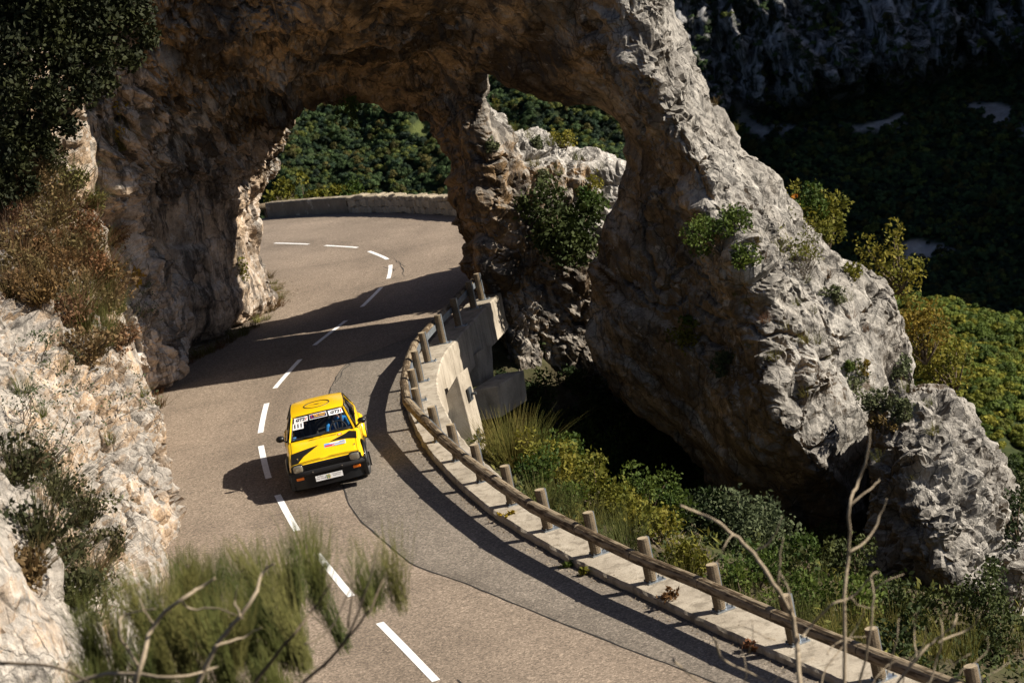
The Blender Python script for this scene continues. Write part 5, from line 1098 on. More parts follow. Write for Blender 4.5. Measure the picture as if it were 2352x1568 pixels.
def bush(name, label, pos, R, nleaf, size, mat, squash=(1, 1, 0.8), clumps=9, group=None, cat='shrub', stem=M_BARK, up=None, droop=0.0, lift=0.75):
    sd_ = ns(); r = np.random.default_rng(sd_); o = empty(name, pos); tag(o, label, cat, group)
    c = unit(r.normal(size=(clumps, 3)))*r.uniform(0.25, 0.8, (clumps, 1))*R*np.array(squash); c[:, 2] += R*squash[2]*lift
    if up is not None: c = c+np.array(up)*R*0.6
    rad = r.uniform(0.28, 0.5, clumps)*R
    obj('foliage', leaf_mesh('foliage', c, rad, nleaf, size, mat, sd_, droop=droop), o)
    m = MB()
    for q in c: m.tube([(0, 0, -0.08), tuple(q*0.5+r.normal(0, .05, 3)*R), tuple(q)], [0.03*R+0.006, 0.018*R+0.004, 0.004], 5)
    m.build('stems', stem, o, smooth=True); return o
def tuft(name, label, pos, n, h, spread, width, mat, group=None, cat='grass', base_r=0.1, curve=0.35, tilt=None, seg=3):
    o = obj(name, blades_mesh(name, n, h, spread, width, mat, ns(), curve, base_r, seg), None, pos); tag(o, label, cat, group)
    if tilt is not None: o.rotation_euler = tilt
    return o
def twig(name, label, pos, h, mat, n0=5, depth=3, r0=0.02, spread=0.6, leaf=None, nleaf=0, lsize=0.05, group=None, gnarl=0.25, up=0.35):
    o = empty(name, pos); tag(o, label, 'shrub', group); me, tips = twig_mesh('branches', h, ns(), mat, n0, depth, r0, spread, gnarl, up); obj('branches', me, o)
    if leaf: obj('foliage', leaf_mesh('foliage', [tuple(t_) for t_ in tips], [h*0.09]*len(tips), nleaf, lsize, leaf, ns(), 0.0), o)
    return o
L_OCH = leaf_mat('leaf_ochre', (0.105, 0.085, 0.014), (0.19, 0.13, 0.018), 0.2, 0.3, 0.012)
L_GUL = leaf_mat('gully_leaf', (0.022, 0.026, 0.009), (0.06, 0.058, 0.02), 0.25, 0.1)
def scrub(name, label, pos, h, mat, group, leaf=0.05, n=900):
    o = bush(name, label, pos, h*0.62, n, leaf, mat, (1.25, 1.1, 0.75), 16, group, lift=0.5); obj('stalks', blades_mesh('stalks', 150, h*0.9, 0.8, 0.009, mat, ns(), 0.5, h*0.35), o)
    me, tips = twig_mesh('twigs', h*0.9, ns(), M_BARK, 6, 3, 0.012, 0.8); obj('twigs', me, o); return o
def on(px, py, sink=0.05, tg_=None):
    h = hit(px, py, tg_)
    return h[0]-h[1]*sink if h else ground(px, py)

# dark evergreen growth hanging over the cliff top
o = empty('evergreen_oak', at(150, 120, 51.5)); tag(o, 'dark evergreen oak overhanging the cliff top beside the arch', 'tree'); b0 = Vector(o.location)
cs = []; rs = []
for (px, py, Y, R) in [(20,20,50.5,1.1),(110,40,50.2,1.2),(210,30,50.5,1.2),(300,30,51.0,0.9),(340,90,51.3,0.5),(40,120,49.8,1.1),(140,130,50,1.0),(230,120,50.5,0.9),(300,130,51,0.55),(30,210,49.5,0.9),(110,220,49.6,0.8),(190,200,50.1,0.75),(245,190,50.5,0.5),(120,270,49.7,0.4),(60,290,49.5,0.6),(10,300,49.3,0.7),(-60,100,50,1.4),(100,-40,50.4,1.4),(260,-40,51,1.2),(40,360,49.3,0.7),(100,330,49.6,0.6),(-20,400,49.2,0.8),(160,290,49.9,0.5),(10,440,49.2,0.6),(70,420,49.4,0.4)]:
    p = at(px, py, Y)-b0; cs.append(tuple(p)); rs.append(R*0.62)
obj('crown', leaf_mesh('crown', cs, rs, 24000, 0.075, L_OAK, 5, 0.1), o)
m = MB(); root = at(60, 330, 51.5)-b0
for q in cs[::2]: m.tube([tuple(root), tuple((Vector(q)+root)*0.5+Vector((random.gauss(0, .2), random.gauss(0, .2), 0))), q], [0.09, 0.05, 0.015], 6)
m.build('trunk', M_BARK, o, smooth=True)
# left slope: broom, dry scrub, yellow sprays
tuft('broom_bush', 'green drooping broom clump hanging at the arch mouth', on(285, 345), 260, 1.05, 0.5, 0.006, L_BROOM, cat='shrub', base_r=0.12, curve=0.9)
bush('leafy_sprig', 'small golden sprig on the grey rock edge under the oak', on(284, 268), 0.32, 160, 0.05, L_ORG); bush('leafy_sprig', 'larger golden sprig below the first on the rock edge', on(276, 330), 0.36, 200, 0.05, L_ORG)
scr = [(40,460,'rusty brown scrub on the ledge below the oak',1.5,L_DRY),(110,520,'tangled brown scrub on the steep ledge',1.5,L_DRY),(30,580,'dry brown scrub above the pale bluff',1.3,L_DRY),(170,560,'rust coloured dry grass clump on the ledge',1.1,L_RUST),(120,640,'wide dry scrub at the crest of the pale bluff',1.2,L_RUST),(200,640,'bronze dry scrub beside the green broom',1.0,L_RUST),(255,560,'thin dry scrub along the cream rock face',0.8,L_DRY),(60,380,'faded scrub below the oak crown',1.2,L_DRY),(160,440,'olive scrub hugging the cream rock',1.0,L_BROOM),(210,480,'small olive scrub on the cream rock rib',0.7,L_BROOM),(20,680,'low scrub on top of the grey bluff',0.8,L_DRY)]
for px_, py_, m_ in [(70,450,L_DRY),(10,520,L_DRY),(80,580,L_RUST),(140,590,L_DRY),(60,640,L_DRY),(150,500,L_RUST),(190,600,L_DRY),(230,640,L_RUST),(230,720,L_DRY),(180,690,L_DRY),(100,400,L_GUL),(30,420,L_DRY),(130,460,L_DRY),(200,540,L_DRY),(255,680,L_DRY),(160,740,L_DRY),(270,800,L_DRY),(90,690,L_RUST),(210,820,L_DRY)]: scr.append((px_, py_, {L_DRY: 'brown dry brush clump among the scrub of the cliff ledges', L_RUST: 'rusty brush clump among the scrub of the cliff ledges', L_GUL: 'shaded olive brush clump under the oak crown'}[m_], 0.95, m_))
for px, py, lb, h, mt in scr: scrub('dry_scrub', lb, on(px, py), h, mt, 'scrub on the cliff ledges')
for px, py, lb, h in [(235,690,'tall green broom on the bluff crest',1.3),(215,610,'green broom half hidden in rusty scrub',1.0),(190,770,'green broom rooted behind the grey bluff',1.2),(240,800,'leafy broom at the end of the bluff crest',1.0),(270,720,'short green broom on the cream rock',0.7)]:
    tuft('broom_bush', lb, on(px, py), 300, h, 0.45, 0.007, L_BROOM, 'brooms on the cliff', 'shrub', 0.22, 0.3)
for px, py, lb, h in [(90,830,'thin bare shrub on the pale bluff face',1.2),(200,930,'leggy bare shrub across the pale bluff',1.6),(260,960,'small bare shrub on the bluff shoulder',1.2),(60,980,'bare shrub in the dark cleft of the bluff',1.4),(330,760,'bare brown shrub at the foot of the cream rock',1.2)]:
    twig('bare_shrub', lb, on(px, py), h, M_BARK, 4, 3, 0.012, 0.7, L_GREY, 300, 0.03, 'leafless shrubs on the cliff')
twig('yellow_leaved_branch', 'branch with sparse yellow leaves in front of the dark cave wall', on(318, 655), 0.75, M_BARK, 3, 3, 0.012, 0.6, L_ORG, 190, 0.06)
bush('creeper', 'yellow-green creeper on the sunlit rock leg of the arch', on(553, 625), 0.42, 260, 0.05, L_YEL, (0.6, 0.5, 1.3), lift=0.2)
for px, py, h in [(52,905,.5),(150,850,.4),(205,845,.35),(330,905,.3),(95,960,.4),(250,1020,.35),(120,1120,.5)]: tuft('grass_tuft', 'small dry grass tuft rooted in the sunlit bluff face', on(px, py), 70, h, 0.6, 0.005, L_GRASS, 'grass tufts on the bluff')
# gully at lower left
for px, py, lb, h, mt in [(120,1150,'dense broom filling the gully between two rocks',1.6,L_GUL),(190,1200,'feathery broom against the pale lower bluff',1.3,L_GUL),(150,1290,'dark broom low in the gully',1.4,L_GUL),(220,1330,'brown bramble at the gully bottom',1.0,L_DRY),(90,1080,'brown brush at the gully head',1.0,L_DRY),(20,1100,'shaded brush behind the near grey rock',1.4,L_GUL),(170,1380,'dark stalks beside the near rock',1.2,L_GUL),(250,1280,'green stalks at the foot of the pale bluff',1.1,L_GUL),(90,1240,'deep green stalks in the gully middle',1.5,L_GUL),(60,1330,'brown stalks between the near rocks',1.0,L_DRY)]:
    scrub('gully_brush', lb, on(px, py), h*0.6, mt, 'brush in the gully', 0.045, 700)
for px, py, lb, h in [(100,1090,'dark branching shrub reaching over the pale bluff',1.9),(150,1190,'low dark branching shrub in the gully',1.5),(230,1420,'twiggy shrub on the near rock',1.0)]: twig('branching_shrub', lb, on(px, py), h, M_BARK, 5, 4, 0.016, 0.75, L_GREY, 500, 0.03, 'branching shrubs in the gully')
# verge grass at the rock foot
for k, (px, py, mt) in enumerate([(352,880,L_RUST),(360,905,L_RUST),(368,935,L_RUST),(375,870,L_GRASS),(385,850,L_GRASS),(430,836,L_RUST),(455,822,L_RUST),(480,812,L_GRASS),(505,800,L_RUST),(530,785,L_RUST),(560,770,L_GRASS),(585,752,L_RUST),(610,735,L_GRASS),(622,715,L_RUST),(632,700,L_RUST),(640,690,L_GRASS),(634,672,L_GRASS),(624,655,L_GRASS),(618,640,L_RUST),(640,705,L_RUST)]):
    p = ground(px, py); p.x -= 0.12; tuft('verge_grass', 'dry grass tuft on the verge at the rock foot', p, 120, random.uniform(0.22, 0.42), 0.7, 0.006, mt, 'grass along the inner road edge', 'grass', 0.28, 0.5)
# arch and spur
def hang(name, label, px, py, n, L, mat, size=0.06):
    p = on(px, py, 0.0); o = empty(name, p); tag(o, label, 'vine'); m = MB(); cs = []; rs = []
    for i in range(n):
        x, y = random.gauss(0, 0.16), random.gauss(-0.12, 0.1); l = L*random.uniform(0.5, 1); pts = [(x*0.3, y*0.3, 0.15), (x*0.7, y-0.05, -l*0.4), (x, y-0.08, -l)]
        m.tube(pts, 0.006, 4)
        for t_ in np.linspace(0.3, 1, 7): cs.append((x*(0.3+0.7*t_), y-0.08*t_, -l*t_)); rs.append(0.10)
    m.build('vine_stem', M_BARK, o); obj('foliage', leaf_mesh('foliage', cs, rs, n*60, size, mat, ns(), 0.0, 1.4, 0.5), o); return o
hang('hanging_vine', 'bright green vine dangling from the ceiling of the arch', 800, 208, 7, 0.85, L_GRN)
hang('trailing_creeper', 'thin creeper trailing in the small window of the arch', 1135, 222, 4, 0.7, L_YEL, 0.05)
bush('evergreen_shrub', 'dark leafy shrub in the niche between pillar and buttress', on(1300, 590)+Vector((0, -0.5, 0)), 1.35, 3600, 0.085, L_DARK, (0.85, 0.6, 1.0), 14, lift=0.6)
bush('evergreen_shrub', 'green shrub above the niche against the lit spur', on(1355, 500)+Vector((0, -0.3, 0)), 0.7, 900, 0.07, L_GRN, (0.7, 0.6, 1.0), 8)
for px, py, lb, R, mt in [(1300,345,'yellow-green shrub on the crest of the lit spur',0.5,L_YEL),(1355,440,'yellow sprig hanging off the lit spur',0.45,L_YEL),(1235,345,'mossy cushion on the lit spur',0.28,L_GREY),(1130,345,'moss clump in the crack of the pillar',0.25,L_GREY),(1255,425,'grassy cushion on the spur slope',0.3,L_GREY)]: bush('spur_plant', lb, on(px, py), R, 420, 0.05, mt, group='plants on the spur')
for px, py in [(1180,300),(1215,315),(1265,335),(1330,365),(1375,395),(1290,400),(1230,380),(1345,480)]: tuft('grass_tuft', 'dry grass tuft on the lit rock spur', on(px, py), 60, 0.35, 0.6, 0.005, L_GRASS, 'grass tufts on the spur')
for px, py, lb, R, mt, nl in [(1655,585,'full green shrub on the buttress shoulder',0.85,L_GRN,2200),(1700,615,'second green shrub on the buttress shoulder',0.5,L_GRN,900),(1590,745,'light green sprig on the shaded buttress flank',0.4,L_GRN,350),(1575,795,'yellow-green cushion on the shaded buttress flank',0.5,L_YEL,600),(1670,855,'mossy green cushion on the buttress ledge',0.42,L_GREY,600),(1985,870,'ochre leaved cushion by the fallen blocks',0.35,L_OCH,320),(1945,865,'bright conifer-like sprig on the ledge',0.35,L_GRN,380),(1965,895,'dark cushion under the bright sprig',0.45,L_GREY,600),(1920,700,'heather cushion in the buttress cleft',0.35,L_GREY,350),(2055,870,'broad scrub cushion on the outer ledge',0.55,L_GREY,800),(2075,965,'brown scrub cushion beside the outer cleft',0.5,L_GREY,700),(2010,945,'dark scrub cushion over the cleft',0.5,L_GREY,700),(2030,1000,'rust scrub cushion at the head of the cleft',0.4,L_RUST,260),(1960,640,'golden cushion on the buttress top',0.35,L_YEL,350)]:
    bush('ledge_shrub', lb, on(px, py), R, nl, 0.055, mt, group='shrubs on the buttress')
for px, py in [(1505,205),(1475,265),(1640,240),(1690,300),(1570,400),(1500,300),(1740,560),(1790,580),(1755,600),(1850,650),(1900,640),(1760,740),(1810,760),(1850,790),(1880,790),(1900,820),(1780,830),(1700,770),(1725,800),(1830,700),(1870,720),(1960,730),(1990,760),(1880,870),(1850,910),(2000,900),(2080,900),(2130,930),(2020,1060),(2100,1100),(2010,1130),(2150,1000),(1720,700),(1690,680),(1950,690)]: tuft('grass_tuft', 'small grass tuft growing in a crack of the buttress', on(px, py), 55, random.uniform(0.22, 0.42), 0.6, 0.005, random.choice((L_GRASS, L_GRASS, L_RUST)), 'grass tufts on the buttress')
twig('broom_shrub', 'tall twiggy broom on the crest of the buttress', on(1850, 645), 1.9, M_BARK, 22, 2, 0.010, 0.55, L_YEL, 900, 0.04, gnarl=0.12)
bush('small_tree', 'yellow-green bush rising behind the buttress crest', at(1900, 590, 60.5), 1.1, 2200, 0.075, L_YEL, (1.0, 0.8, 1.1), 14)
bush('small_tree', 'green bush at the rock edge below the autumn twig', at(1860, 500, 60.5), 0.7, 900, 0.075, L_GRN, (0.8, 0.8, 0.8), 8)
twig('autumn_twig', 'bare twig with a few orange leaves on the buttress edge', at(1815, 470, 60.2), 0.6, M_BARK, 3, 2, 0.008, 0.7, L_ORG, 40, 0.07)
bush('small_tree', 'golden small tree beyond the outer buttress edge', at(2065, 670, 62), 1.1, 1200, 0.07, L_YEL, (1.0, 0.7, 1.15), 16)
bush('small_tree', 'ochre-leaved small tree behind the outer ledge', at(2125, 830, 62), 1.15, 1300, 0.07, L_OCH, (1.0, 0.7, 1.1), 16)
bush('small_tree', 'olive small tree beside the ochre-leaved one', at(2190, 900, 63), 1.2, 1500, 0.075, L_YEL, (1.1, 0.7, 0.9), 14)
# ravine
for px, py, lb, h, mt, n in [(1180,1085,'bright green broom beside the pier foot',1.5,L_GRASS,600),(1215,1075,'second bright broom below the rail',1.2,L_GRASS,450),(1150,990,'dark broom at the concrete footing',1.3,L_BROOM,420),(1120,1000,'slender broom between pier and footing',1.2,L_BROOM,300)]: tuft('broom_bush', lb, on(px, py), n, h, 0.4, 0.008, mt, 'brooms under the viaduct', 'shrub', 0.35, 0.35)
for px, py, lb, h in [(1400,930,'dry brown bramble hanging below the buttress',1.7),(1360,860,'dry vine tangle at the buttress foot',1.5),(1440,1010,'bleached bramble at the ravine bottom',1.3),(1590,1270,'bleached leafless bush behind the rail',1.1),(1640,1330,'pale leafless bush beside the grey-green bush',0.9)]: twig('bramble', lb, on(px, py), h, M_PALE, 9, 3, 0.010, 0.9, None, 0, 0.03, 'leafless brambles in the ravine', 0.35, 0.15)
bush('olive_bush', 'rounded grey-green bush below the buttress', on(1720, 1262), 1.15, 4200, 0.06, L_GREY, (1.1, 0.9, 0.8), 16)
bush('olive_bush', 'dark bush against the buttress base', on(1640, 1230), 0.8, 1800, 0.06, L_DARK, (1, 0.8, 0.8), 12)
RB = [(1230,1140,.7,L_GRN),(1270,1110,.8,L_YEL),(1300,1180,.6,L_GRN),(1340,1130,.8,L_YEL),(1380,1180,.7,L_YEL),(1420,1150,.8,L_GRN),(1450,1210,.7,L_YEL),(1490,1180,.8,L_GRN),(1520,1250,.7,L_YEL),(1550,1220,.7,L_GRN),(1600,1330,.6,L_YEL),(1400,1090,.9,L_GRN),(1480,1110,.8,L_DARK),(1300,1060,.9,L_DARK),(1240,1010,.9,L_DARK),(1340,1010,.9,L_DARK),(1420,1040,.8,L_DARK),(1200,960,.7,L_DARK),(1180,910,.6,L_DARK),(1260,930,.7,L_DARK),(1550,1140,.7,L_DARK),(1690,1390,.6,L_GRN),(1740,1350,.7,L_GRN),(1800,1330,.8,L_DARK),(1860,1350,.8,L_GRN),(1900,1300,.9,L_DARK),(1960,1340,.8,L_DARK),(1840,1420,.6,L_GRN),(1960,1430,.7,L_GRN),(2060,1440,.8,L_DARK),(2150,1470,.8,L_DARK),(2260,1450,.9,L_DARK),(2330,1400,1.0,L_DARK),(2230,1380,.8,L_DARK),(2340,1240,.9,L_DARK),(2300,1520,.8,L_DARK),(2080,1520,.6,L_DARK),(2345,1130,.9,L_DARK),(1500,1060,.8,L_GRN),(1560,1090,.8,L_DARK),(1620,1160,.8,L_GRN),(1460,1000,.7,L_GRN),(1390,960,.7,L_DARK),(1320,900,.6,L_DARK),(1700,1190,.7,L_GRN),(1780,1240,.8,L_DARK),(1850,1270,.8,L_GRN),(1280,1090,.8,L_GRN),(1350,1060,.8,L_GRN)]
for k, (px, py, R, mt) in enumerate(RB):
    nm = {L_GRN: 'green leafy bramble', L_YEL: 'yellowing wild rose bush', L_DARK: 'dark shaded bush'}[mt]
    wh = 'beside the viaduct footings' if px < 1290 and py < 1060 else 'at the foot of the shaded buttress' if py < 1150 and px < 1600 else 'below the grey rock block' if px > 1980 else 'in the dip under the buttress overhang' if px > 1680 and py < 1400 else 'just behind the guard rail'
    bush('ravine_bush', nm+' '+wh, on(px, py), R, int(1500*R), 0.055, mt, (1.0, 0.9, 0.9), 10, group='ravine bushes '+wh)
for px, py in [(1240,1170),(1290,1190),(1345,1210),(1330,1235),(1400,1240),(1440,1260),(1560,1320),(1700,1420),(1760,1440),(1820,1450),(1880,1450),(1930,1470),(1990,1480),(2060,1490),(2130,1510),(2200,1520),(2260,1500),(2320,1490),(1870,1400),(1940,1400),(2020,1420)]: tuft('ravine_grass', 'long grass clump on the ravine edge behind the guard rail', on(px, py), 170, random.uniform(0.6, 1.0), 0.45, 0.006, random.choice((L_GRASS, L_GRASS, L_BROOM)), 'long grass behind the rail', 'grass', 0.4, 0.4)
# ground cover: nobody could count it
gv = GV[(GV[:, 0] > -1.5) & (GV[:, 0] < 16) & (GV[:, 1] > 30) & (GV[:, 1] < 62)]; gsd = sd[(GV[:, 0] > -1.5) & (GV[:, 0] < 16) & (GV[:, 1] > 30) & (GV[:, 1] < 62)]; gv = gv[gsd > 1.1]
sel = gv[rng.integers(0, len(gv), 1500)]+np.stack([rng.uniform(-.3, .3, 1500), rng.uniform(-.3, .3, 1500), np.full(1500, 0.05)], 1)
gc = obj('ground_cover', leaf_mesh('ground_cover', sel, np.full(1500, 0.28), 26000, 0.07, L_DARK, 77, 0.0)); tag(gc, 'ivy and leaf litter covering the ravine slope', kind='stuff')
sel = gv[rng.integers(0, len(gv), 700)]; gc = obj('ground_cover', leaf_mesh('ground_cover', sel+np.array([0, 0, 0.05]), np.full(700, 0.35), 9000, 0.06, L_GRASS, 78, 0.0, 3.0)); tag(gc, 'grass and moss patches on the ravine slope', kind='stuff')
def rubble_mesh(seed):
    r = random.Random(seed); bm = bmesh.new(); bmesh.ops.create_icosphere(bm, subdivisions=1, radius=1)
    for v in bm.verts: v.co = v.co*r.uniform(0.6, 1.1); v.co.z *= 0.7
    me = bpy.data.meshes.new('stone'); bm.to_mesh(me); bm.free(); me.materials.append(M_BUTT); return me
RM = [rubble_mesh(i) for i in range(5)]
for k in range(46):
    px, py = random.choice([(1260,1050),(1290,1000),(1320,1080),(1230,1030),(1350,1100)]); px += random.gauss(0, 40); py += random.gauss(0, 30)
    o = obj('stone', random.choice(RM), None, on(px, py, 0.0)); s_ = random.uniform(0.06, 0.22); o.scale = (s_, s_*random.uniform(.6, 1), s_); o.rotation_euler = (random.random()*3, random.random()*3, random.random()*3); tag(o, 'pale fallen stone on the ravine bottom below the viaduct', 'stone', 'rubble in the ravine')
# weeds in the joint of the edge beam
def weed(label, px, py, h, n, mt):
    p = ground(px, py, 0.03); o = empty('weed', p); tag(o, label, 'plant', 'weeds in the kerb joint'); me, tips = twig_mesh('stalks', h, ns(), M_BARK, 7, 1, 0.005, 0.6, 0.2, 0.3); obj('stalks', me, o); obj('leaves', leaf_mesh('leaves', [tuple(t_*f_) for t_ in tips for f_ in (0.5, 0.8, 1)], [0.05]*len(tips)*3, n, 0.045, mt, ns(), 0, 2.4), o)
weed('withered orange weed in the kerb joint below a rail post', 1172, 1190, 0.45, 90, L_ORG); weed('red-tinged green weed in the kerb joint near the bare branches', 1540, 1385, 0.5, 100, L_RUST); weed('small green weed at the kerb', 1302, 1296, 0.22, 50, L_GRN); weed('low yellow weed at the kerb', 1345, 1315, 0.25, 50, L_YEL)
weed('withered weed at the kerb end', 1720, 1490, 0.3, 60, L_RUST)
# beyond the parapet
for px, R, lb, mt in [(690,2.2,'round sunlit yellow-green tree behind the parapet wall',L_YEL),(735,1.8,'smaller sunlit tree leaning on the first behind the wall',L_YEL),(795,1.9,'darker green tree behind the plastered wall',L_GRN),(830,1.6,'low sunlit tree near the middle of the wall',L_YEL)]:
    bush('leafy_tree', lb, at(px, 480, 106)-Vector((0, 0, 0.4)), R*0.55, 1500, 0.13, mt, (1.3, 1, 1.0), 14, 'trees beyond the parapet', 'tree')
twig('bare_shrub', 'bleached leafless shrub at the left end of the parapet wall', at(660, 478, 97), 0.9, M_PALE, 12, 3, 0.014, 0.7)
# foreground broom, close to the camera and out of focus
FB = at(540, 1640, 16.0); fb = empty('foreground_broom', FB); tag(fb, 'out of focus green broom with bleached dead branches in the foreground', 'shrub')
rr_ = random.Random(5); plumes = [(266,1285),(300,1310),(340,1300),(365,1310),(400,1270),(415,1250),(450,1290),(480,1270),(505,1240),(531,1227),(555,1250),(589,1225),(610,1250),(640,1230),(665,1200),(689,1169),(718,1175),(809,1227),(880,1194),(860,1250),(700,1290),(620,1300),(560,1310),(480,1340),(410,1340),(340,1380),(650,1380),(560,1400),(600,1470),(480,1430),(400,1450),(300,1450),(330,1520),(420,1530),(520,1540),(640,1540),(240,1500),(200,1540),(130,1550),(60,1560),(280,1560)]
L_BR2 = leaf_mat('broom_straw', (0.085, 0.080, 0.022), (0.17, 0.145, 0.05), 0.2, 0.15)
plumes += [(rr_.uniform(170, 640), 1330+rr_.uniform(0, 230)) for _ in range(40)]+[(rr_.uniform(380, 640), rr_.uniform(1245, 1330)) for _ in range(12)]
for grp, mt in ((0, L_BROOM), (1, L_BR2)):
    Vv = []; Ff = []
    for pi, (px, py) in enumerate(plumes):
        if (pi % 3 == 0) != (grp == 1): continue
        Y = rr_.uniform(14.5, 17.5); tip = at(px, py, Y)-FB; basep = tip+Vector((rr_.gauss(0, .08), rr_.gauss(0, .08), -rr_.uniform(0.5, 0.8)))
        for k in range(90):
            t1 = tip+Vector((rr_.gauss(0, .075), rr_.gauss(0, .10), rr_.uniform(-0.34, 0.02))); b1 = basep+Vector((rr_.gauss(0, .03), rr_.gauss(0, .03), rr_.uniform(0, .15))); md = (t1+b1)/2+Vector((rr_.gauss(0, .015), rr_.gauss(0, .015), 0)); n = len(Vv)
            for q, w in ((b1, .0026), (md, .0024), (t1, .0012)):
                for j in range(3): Vv.append((q.x+w*math.cos(j*2.094), q.y+w*math.sin(j*2.094), q.z))
            for s_ in range(2):
                for j in range(3): Ff.append((n+s_*3+j, n+s_*3+(j+1) % 3, n+s_*3+3+(j+1) % 3, n+s_*3+3+j))
    tag(obj('shoots', mesh_np('shoots', Vv, Ff, mt), fb), kind='stuff')
def branch_px(parent, org, pts, Y, r0, r1, mat, name='branch', jit=0.0):
    P = [at(a, b, Y+random.gauss(0, 0.1))-org for a, b in pts]; m = MB()
    Q = []
    for i in range(len(P)-1):
        p0, p1, p2, p3 = P[max(i-1, 0)], P[i], P[i+1], P[min(i+2, len(P)-1)]
        for t_ in (0, .25, .5, .75): Q.append(0.5*((2*p1)+(p2-p0)*t_+(2*p0-5*p1+4*p2-p3)*t_*t_+(3*p1-p0-3*p2+p3)*t_**3)+Vector((random.gauss(0, .004), 0, random.gauss(0, .004))))
    Q.append(P[-1]); m.tube(Q, list(np.linspace(r0, r1, len(Q))), 7); return m.build(name, mat, parent, smooth=True)
for pts, r0 in [([(300,1620),(320,1535),(353,1435),(415,1377),(460,1348),(494,1327)],.014),([(440,1600),(494,1485),(552,1414),(589,1356),(606,1310),(631,1294)],.013),([(320,1530),(280,1470),(274,1435),(290,1410),(357,1398)],.008),([(552,1414),(540,1380),(545,1350)],.006),([(415,1377),(440,1400),(500,1395),(560,1420)],.006),([(494,1485),(560,1460),(600,1440)],.007),([(353,1435),(330,1400),(320,1370)],.006),([(560,1600),(620,1520),(680,1450),(720,1400),(760,1340)],.010),([(640,1610),(740,1530),(800,1460),(850,1400),(880,1330)],.010),([(700,1480),(760,1440),(840,1290)],.006),([(740,1530),(800,1460),(850,1330),(876,1230)],.008),([(800,1440),(812,1330),(812,1260)],.006),([(100,1600),(250,1545),(400,1555),(500,1530)],.012),([(0,1520),(120,1530),(240,1580)],.010)]:
    branch_px(fb, FB, pts, 14.2, r0*1.35, r0*0.45, M_PALE if r0 > .0105 or r0 < .009 else M_BARK)
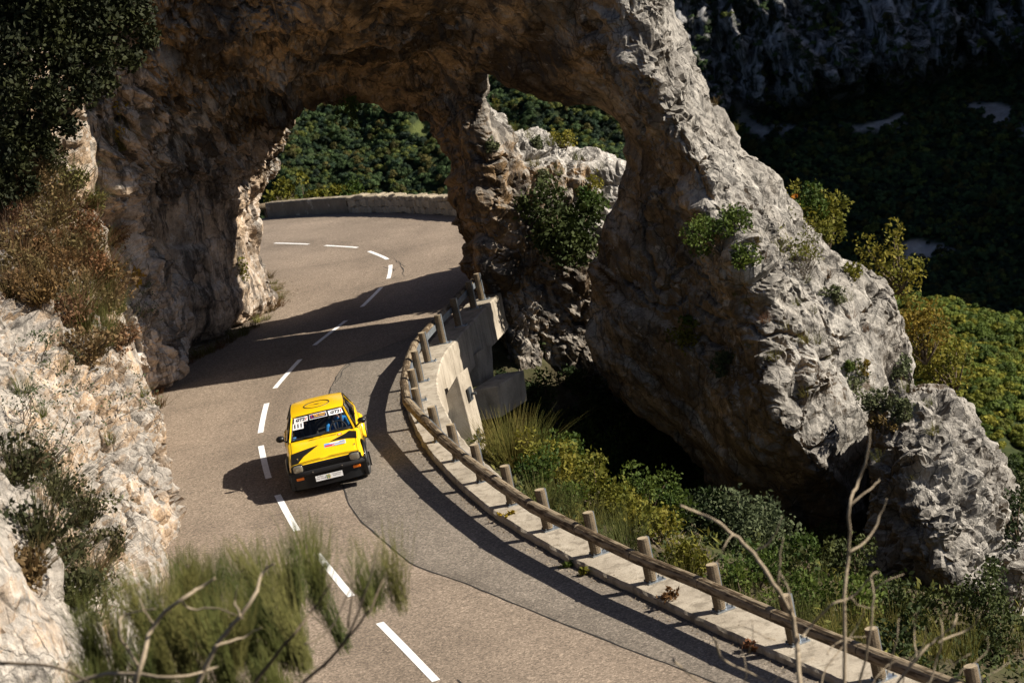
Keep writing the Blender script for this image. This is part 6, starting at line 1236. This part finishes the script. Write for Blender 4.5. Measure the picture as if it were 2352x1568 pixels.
# bleached bare branches, lower right
BB = at(1900, 1650, 15.5); bb = empty('bare_branches', BB); tag(bb, 'bleached leafless shrub with long forked branches in the foreground', 'shrub')
for pts, r0 in [([(1840,1600),(1829,1471),(1813,1401),(1775,1339),(1730,1272),(1684,1227),(1643,1194),(1602,1177),(1564,1161)],.019),([(1734,1268),(1775,1235),(1796,1185)],.009),([(1788,1345),(1792,1270),(1800,1235)],.008),([(1820,1420),(1812,1360),(1790,1310)],.008),
    ([(1941,1620),(1939,1368),(1949,1276),(1951,1161),(1970,1107),(1991,1049),(1999,985)],.014),([(1953,1268),(1999,1231),(2024,1177),(2036,1144)],.009),([(1950,1160),(1999,1123),(2020,1100)],.007),([(1845,1460),(1862,1438),(1908,1388),(1953,1372),(1991,1334),(2020,1314)],.010),
    ([(1960,1610),(1995,1480),(2007,1368),(1999,1326),(2015,1312)],.010),([(2007,1355),(2040,1330),(2075,1318)],.006),([(2030,1610),(2106,1508),(2152,1467),(2190,1434),(2198,1409)],.011),([(2152,1475),(2227,1442),(2252,1409)],.008),([(2120,1610),(2150,1520),(2165,1460),(2160,1420)],.008),([(1545,1515),(1580,1545),(1640,1590)],.010),([(1640,1465),(1668,1517),(1742,1554),(1800,1600)],.010),([(1720,1500),(1730,1460),(1725,1420)],.005),([(1880,1600),(1900,1530),(1960,1450),(1985,1400)],.007),([(2000,1610),(2040,1540),(2060,1470),(2065,1420)],.006),([(2080,1600),(2140,1560),(2230,1500)],.006),([(1780,1470),(1700,1440),(1640,1450)],.005),([(1900,1500),(1930,1470),(1990,1460)],.005),([(2060,1600),(2085,1530),(2120,1480),(2125,1440)],.006),([(2170,1610),(2200,1550),(2260,1500),(2270,1460)],.006),([(2240,1610),(2260,1560),(2320,1520)],.005),([(1990,1610),(2010,1560),(2050,1520),(2090,1510)],.005),([(1700,1600),(1715,1540),(1700,1490)],.005),([(1760,1600),(1800,1540),(1870,1510)],.005),([(1953,1372),(1975,1390),(2010,1395)],.005),([(1684,1227),(1660,1260),(1650,1300)],.005),([(2106,1508),(2100,1450),(2110,1400)],.006)]:
    branch_px(bb, BB, pts, 15.5, r0, r0*0.4, M_PALE)
# pylon on the wooded hill
M_PYL = flat('galvanised_pylon', (0.75, 0.75, 0.74), 0.5)
p0 = at(2305, 792, 556); py = empty('power_pole', p0); tag(py, 'small white power pole on the wooded hill', 'power pole')
MB().tube([(0, 0, -3), (0, 0, 4.2)], [0.22, 0.16], 8).build('mast', M_PYL, py); MB().tube([(-1.0, 0, 4.6), (-0.55, 0, 4.9), (0, 0, 4.2)], 0.1, 6).tube([(1.0, 0, 4.6), (0.55, 0, 4.9), (0, 0, 4.2)], 0.1, 6).build('crossarm', M_PYL, py)

# grit and crumbs swept against the kerb and the rock foot
gvv = []; gff = []
def crumb(x, y, z, s):
    n = len(gvv); a = random.random()*6.28
    for k in range(3): gvv.append((x+s*math.cos(a+k*2.1)*random.uniform(.7, 1.2), y+s*math.sin(a+k*2.1)*random.uniform(.7, 1.2), z))
    gvv.append((x, y, z+s*random.uniform(.6, 1.1))); gff.extend([(n, n+1, n+3), (n+1, n+2, n+3), (n+2, n, n+3)])
for i in range(1500):
    j = random.randrange(60, 292); q, n = EDGE[j], en[j]; o_ = -abs(random.gauss(0, 0.13))-0.01 if random.random() < 0.75 else random.uniform(0.05, 0.7)
    x, y = q[0]+n[0]*o_, q[1]+n[1]*o_; crumb(x, y, road_z(x, y)+(0.004 if o_ < 0 else 0.112), random.uniform(0.008, 0.030))
for i in range(1500):
    j = random.randrange(60, 175); dv = RE[j]-LE[j]; dv = dv/np.linalg.norm(dv); o_ = abs(random.gauss(0.25, 0.35)); x, y = LE[j]+dv*o_; crumb(x, y, road_z(x, y)+0.012, random.uniform(0.010, 0.04))
gt = NT('grit', 0.95, 0.1); gt.col(gt.ramp(gt.noise(6, 3, 0.6), [(0.35, (0.07, 0.05, 0.035)), (0.6, (0.26, 0.22, 0.17))]))
go_ = obj('grit', mesh_np('grit', gvv, gff, gt.m, False)); tag(go_, 'loose stone grit along the kerb and the rock foot', kind='stuff')
